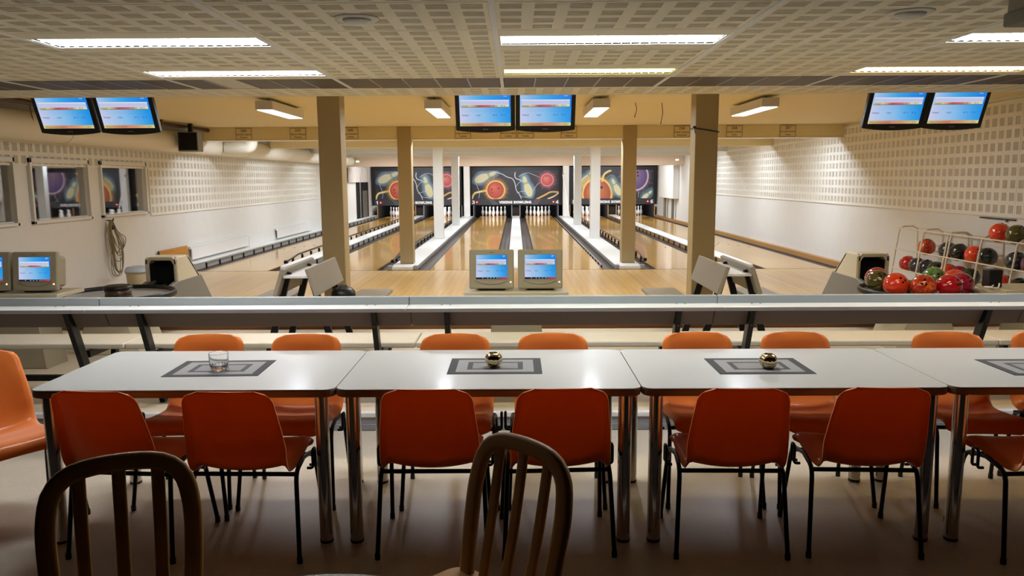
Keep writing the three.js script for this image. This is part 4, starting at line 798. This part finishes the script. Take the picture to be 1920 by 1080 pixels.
{
  let t = thing('wall_speaker', 'black square speaker in a grey frame hanging at the left end of the beam', 'speaker', [-5.09, 2.255, -12.2]);
  put('cabinet', B(0.32, 0.3, 0.2, 0, 0, 0, 0.012), mat.steelGrey, t); put('grille', B(0.29, 0.27, 0.01, 0, 0.005, 0.1, 0.004), mat.shadowBlack, t); put('bracket', B(0.06, 0.14, 0.06, 0, 0.215, -0.03, 0.004), mat.black, t);
  t = thing('air_duct', 'white round air duct running along the top of the left wall', 'duct');
  put('pipe', rod([[-5.46, 2.27, -6.7], [-5.46, 2.27, -25.55]], 0.165, 0, 1, 32), mat.duct, t);
  for (const z of [-9.4, -12.6, -15.6, -18.4, -21.6, -24.8]) put('joint_band', turned(cyl(0.172, 0.172, 0.07, 0, 0, 0, 32), Math.PI / 2, 0, 0, -5.46, 2.27, z), mat.duct, t);
  put('strap', [-8.6, -11.0, -14.2, -17.0, -20.2].map(z => rod([[-5.30, 2.27, z], [-5.34, 2.535, z]], 0.006)), mat.grey, t);
  t = thing('branch_duct', 'short white duct elbow dropping below the left end of the first beam', 'duct', [-4.72, 2.33, -14.2]);
  put('pipe', rod([[-0.56, -0.08, 0], [-0.1, -0.08, 0], [-0.1, 0.2, 0]], 0.12, 0.12, 24, 24), mat.duct, t);
  t = thing('brown_pipe', 'thin dark brown pipe along the ceiling above the left duct', 'pipe');
  put('pipe', rod([[-5.18, 2.49, -6.9], [-5.18, 2.49, -13.15]], 0.03, 0, 1, 14), mat.maroon, t); put('clamp', [-7.8, -9.6, -11.4].map(z => B(0.08, 0.09, 0.03, -5.18, 2.495, z, 0.006)), mat.brown, t);
  [[-13.2, -16.05, 'nearer of the two white radiators on the left wall'], [-18.02, -21.0, 'farther of the two white radiators on the left wall']].forEach(([a, b, lab]) => {
    const t = thing('radiator', lab, 'radiator', [XL, 0, (a + b) / 2], 0, 'radiators on the left wall'), L = a - b;
    put('panel', BX(0.03, 0.055, 0.3, 0.525, L / 2, -L / 2, 0.008), mat.radiator, t);
    put('convector', BX(0.012, 0.03, 0.32, 0.51, L / 2 - 0.04, -L / 2 + 0.04, 0.004), mat.steelGrey, t);
    put('top_grille', BX(0.005, 0.06, 0.522, 0.532, L / 2, -L / 2, 0.003), mat.radiator, t);
    put('feed_pipe', [rod([[0.04, 0.51, -L / 2 - 0.06], [0.04, 0.2, -L / 2 - 0.06]], 0.011), rod([[0.04, 0.5, -L / 2 - 0.06], [0.04, 0.5, -L / 2 + 0.01]], 0.011)], mat.radiator, t);
    put('valve', B(0.04, 0.05, 0.06, 0.04, 0.51, L / 2 + 0.03, 0.01), mat.white, t);
  });
  t = thing('wooden_board', 'plain golden wooden board leaning on the left wall before the radiator', 'board', [-5.6, LANE, -12.55]);
  put('board_panel', turned(B(0.02, 0.4, 1.05, 0, 0.2, 0, 0.003), 0, 0, 0.07), M(0xf0cc86, 0.5, { map: pineTex }), t); put('edge_strip', turned(B(0.024, 0.4, 0.016, 0, 0.2, 0.532, 0.002), 0, 0, 0.07), mat.maroon, t);
  t = thing('waste_bin', 'pale plastic waste bin with a bluish bag by the left wall', 'bin', [-5.12, LANE, -10.3]);
  put('bin_body', lathe([[0, 0.002], [0.13, 0.002], [0.155, 0.3], [0.16, 0.3], [0.15, 0.31], [0.14, 0.3], [0.12, 0.02], [0, 0.02]], 28), mat.beige, t);
  put('bag', lathe([[0.14, 0.29], [0.165, 0.27], [0.17, 0.3], [0.14, 0.345], [0.06, 0.36], [0, 0.35]], 20), P(0xb9c8d6, 0.35), t);
  t = thing('cable_bundle', 'long tan cable hanging in loops from a hook under the left windows', 'cable', [XL + 0.03, 0, -10.58]);
  for (let i = 0; i < 12; i++) {
    const w = rr(0.05, 0.22), b = rr(0.3, 0.72), off = rr(-0.05, 0.16), d = rr(0, 0.05);
    put('cable_loop', spline([[0.01 + d, 1.12, rr(-.02, .02)], [0.02 + d, 0.95, off * 0.4 + w * 0.4], [0.03 + d, (1.1 + b) / 2 - 0.05, off + w * 0.75], [0.03 + d, b + 0.03, off + w * 0.5], [0.03 + d, b, off], [0.03 + d, b + 0.05, off - w * 0.5], [0.03 + d, (1.1 + b) / 2, off * 0.5 - w * 0.55], [0.02 + d, 0.97, -w * 0.3], [0.01 + d, 1.12, rr(-.02, .02)]].map(([x, y, z]) => [x, y, -z]), 0.006, 60), mat.cable, t);
  }
  put('hook', rod([[-0.02, 1.12, 0], [0.075, 1.12, 0], [0.075, 1.15, 0]], 0.008, 0.015), mat.black, t);
  put('tie', B(0.05, 0.06, 0.09, 0.05, 1.02, -0.01, 0.02), mat.black, t);
  t = thing('power_cord', 'black cord with a plug lying on the floor below the cable loops', 'cord', [0, LANE, 0]);
  put('cord', spline([[-4.7, 0.012, -8.2], [-4.9, 0.012, -8.8], [-5.1, 0.012, -9.2], [-5.28, 0.012, -9.7], [-5.36, 0.02, -9.9]], 0.011, 40), mat.black, t); put('plug', [cyl(0.04, 0.035, 0.07, -5.38, 0.075, -9.95, 16), cyl(0.028, 0.04, 0.035, -5.37, 0.02, -9.93, 14)], mat.black, t);
  // doorway, curtain and cover box at the pin end
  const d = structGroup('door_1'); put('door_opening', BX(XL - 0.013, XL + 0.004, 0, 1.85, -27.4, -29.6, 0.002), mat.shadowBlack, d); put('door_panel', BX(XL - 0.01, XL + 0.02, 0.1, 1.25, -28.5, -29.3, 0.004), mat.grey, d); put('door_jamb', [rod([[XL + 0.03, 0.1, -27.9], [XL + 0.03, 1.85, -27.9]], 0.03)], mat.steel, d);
  const cp = []; for (let i = 0; i <= 60; i++) { const z = -25.95 - i * 0.062, x = XL + 0.05 + 0.03 * Math.sin(i * 1.15) + 0.012 * Math.sin(i * 2.7); cp.push([x, z]); }
  const ring = [...cp.map(([x, z]) => [x, z]), ...cp.slice().reverse().map(([x, z]) => [x - 0.006, z])];
  const cg = extrude(ring.map(([x, z]) => [x, z]), 0.5, 0); cg.applyMatrix4(new THREE.Matrix4().makeRotationX(Math.PI / 2)); 
  { const p = cg.attributes.position; for (let i = 0; i < p.count; i++) p.setZ(i, p.getZ(i)); cg.computeVertexNormals(); }
  t = thing('curtain', 'short grey pleated curtain above the dark doorway beside the first lane', 'curtain', [0, 1.81, 0]);
  put('pleated_cloth', cg, mat.curtain, t); put('curtain_rail', rod([[XL + 0.06, 0.26, -25.9], [XL + 0.06, 0.26, -29.72]], 0.012), mat.white, t);
  t = thing('cover_box', 'pale rectangular cover box on the right wall beside the last masking panel', 'box', [XR, 0, -27.6]);
  put('box_body', BX(-0.2, 0.012, 0.95, 2.1, 1.3, -1.25, 0.012), mat.wall, t); put('support_post', BX(-0.14, -0.06, LANE + 0.09, 0.95, 0.9, 0.8, 0.006), mat.grey, t); put('support_post', BX(-0.14, -0.06, LANE + 0.09, 0.95, -0.5, -0.6, 0.006), mat.grey, t);
  [[-5.2, 'small green lit sign on the pale beam at the left of the masking panels', 0x9fffc0, 'sign', 'exit_light'], [5.3, 'small pale lamp on the beam above the cover box', 0xfff4d8, 'lamp', 'beam_lamp']].forEach(([x, lab, col, cat, nm]) => { const t = thing(nm, lab, cat, [x, 2.245, -25.58]); put('backplate', B(0.12, 0.06, 0.02, 0, 0, 0, 0.005), mat.white, t); put('lit_face', B(0.1, 0.045, 0.02, 0, 0, 0.012, 0.006), glow(col, 1.1), t); });
  t = thing('prop_stick', 'thin white stick leaning against the divider post left of lane five', 'stick');
  put('stick', rod([[2.02, CAPH + 0.02, -29.2], [1.79, 1.85, -29.66]], 0.02), mat.white, t); put('tip', rod([[1.8, 1.8, -29.645], [1.785, 1.89, -29.67]], 0.024), mat.grey, t);
  // small things on the ceiling
  [[-0.71, -3.58, 'white ceiling vent disc left of the middle of the ceiling'], [1.742, -3.53, 'white ceiling vent disc beside the projector']].forEach(([x, z, lab]) => { const t = thing('ceiling_disc', lab, 'vent', [x, CEIL, z]); put('ring', lathe([[0.06, -0.006], [0.085, -0.012], [0.098, -0.004], [0.1, 0], [0.055, 0]], 36), mat.lampBody, t); put('dish', lathe([[0, -0.03], [0.045, -0.026], [0.062, -0.016], [0.064, -0.006], [0, -0.004]], 32), mat.lampBody, t); });
  t = thing('projector', 'grey projector hanging from the ceiling at the upper right corner', 'projector', [1.95, 2.25, -2.75]);
  put('projector_body', B(0.36, 0.1, 0.28, 0, 0.02, 0, 0.012), mat.beigeDark, t); put('under_plate', B(0.38, 0.05, 0.3, 0, -0.035, 0.01, 0.008), M(0x857d68, 0.6), t); put('vent_slot', B(0.2, 0.02, 0.012, 0.03, -0.045, -0.142, 0.003), mat.shadowBlack, t); put('mount', [cyl(0.02, 0.02, 0.07, 0, 0.095, 0), cyl(0.05, 0.05, 0.006, 0, 0.122, 0)], mat.steel, t);
  t = thing('tie_cord', 'dark cord tied around the right front column near its top', 'cord', [1.93, 0, -8.016]);
  put('loop', rod([[-0.122, 2.155, 0.122], [0.122, 2.115, 0.122], [0.122, 2.125, -0.122], [-0.122, 2.16, -0.122], [-0.122, 2.155, 0.122]], 0.006, 0.01), mat.black, t); put('knot', [B(0.03, 0.02, 0.02, -0.13, 2.165, 0.13, 0.006), rod([[-0.128, 2.155, 0.128], [-0.118, 2.10, 0.128]], 0.004)], mat.black, t);
  [[1.42, 2.38, 'shorter dark wire hanging from the yellow ceiling'], [1.73, 2.3, 'longer dark wire hanging from the yellow ceiling']].forEach(([x, y, lab]) => { const t = thing('hanging_wire', lab, 'wire'); put('wire', spline([[x, HALL, -9.3], [x + 0.012, (HALL + y) / 2, -9.3], [x - 0.008, y, -9.3]], 0.004, 16), mat.black, t); put('end_clip', B(0.012, 0.014, 0.012, x - 0.008, y, -9.3, 0.003), mat.black, t); });
  t = thing('wall_clip_strip', 'thin dark metal strip under the perforated boards on the right wall', 'strip'); put('strip', BX(XR - 0.012, XR + 0.012, 1.168, 1.182, -8.55, -9.2, 0.003), mat.black, t); put('clip', B(0.02, 0.03, 0.02, XR - 0.004, 1.16, -8.7, 0.004), mat.grey, t);
  t = thing('ball_bag', 'black round bag on the seat beside the left front column', 'bag', [-1.63, PIT + 0.425, -7.15]); put('bag_body', lathe([[0, 0], [0.1, 0], [0.115, 0.03], [0.112, 0.07], [0.085, 0.105], [0.03, 0.118], [0, 0.118]], 28), mat.black, t); put('handle', rod([[-0.05, 0.1, 0], [-0.03, 0.135, 0], [0.03, 0.135, 0], [0.05, 0.1, 0]], 0.008, 0.02), mat.grey, t);
}
scene.traverse(o => { if (o.isMesh) { o.castShadow = true; o.receiveShadow = true; } });
renderer.render(scene, camera);
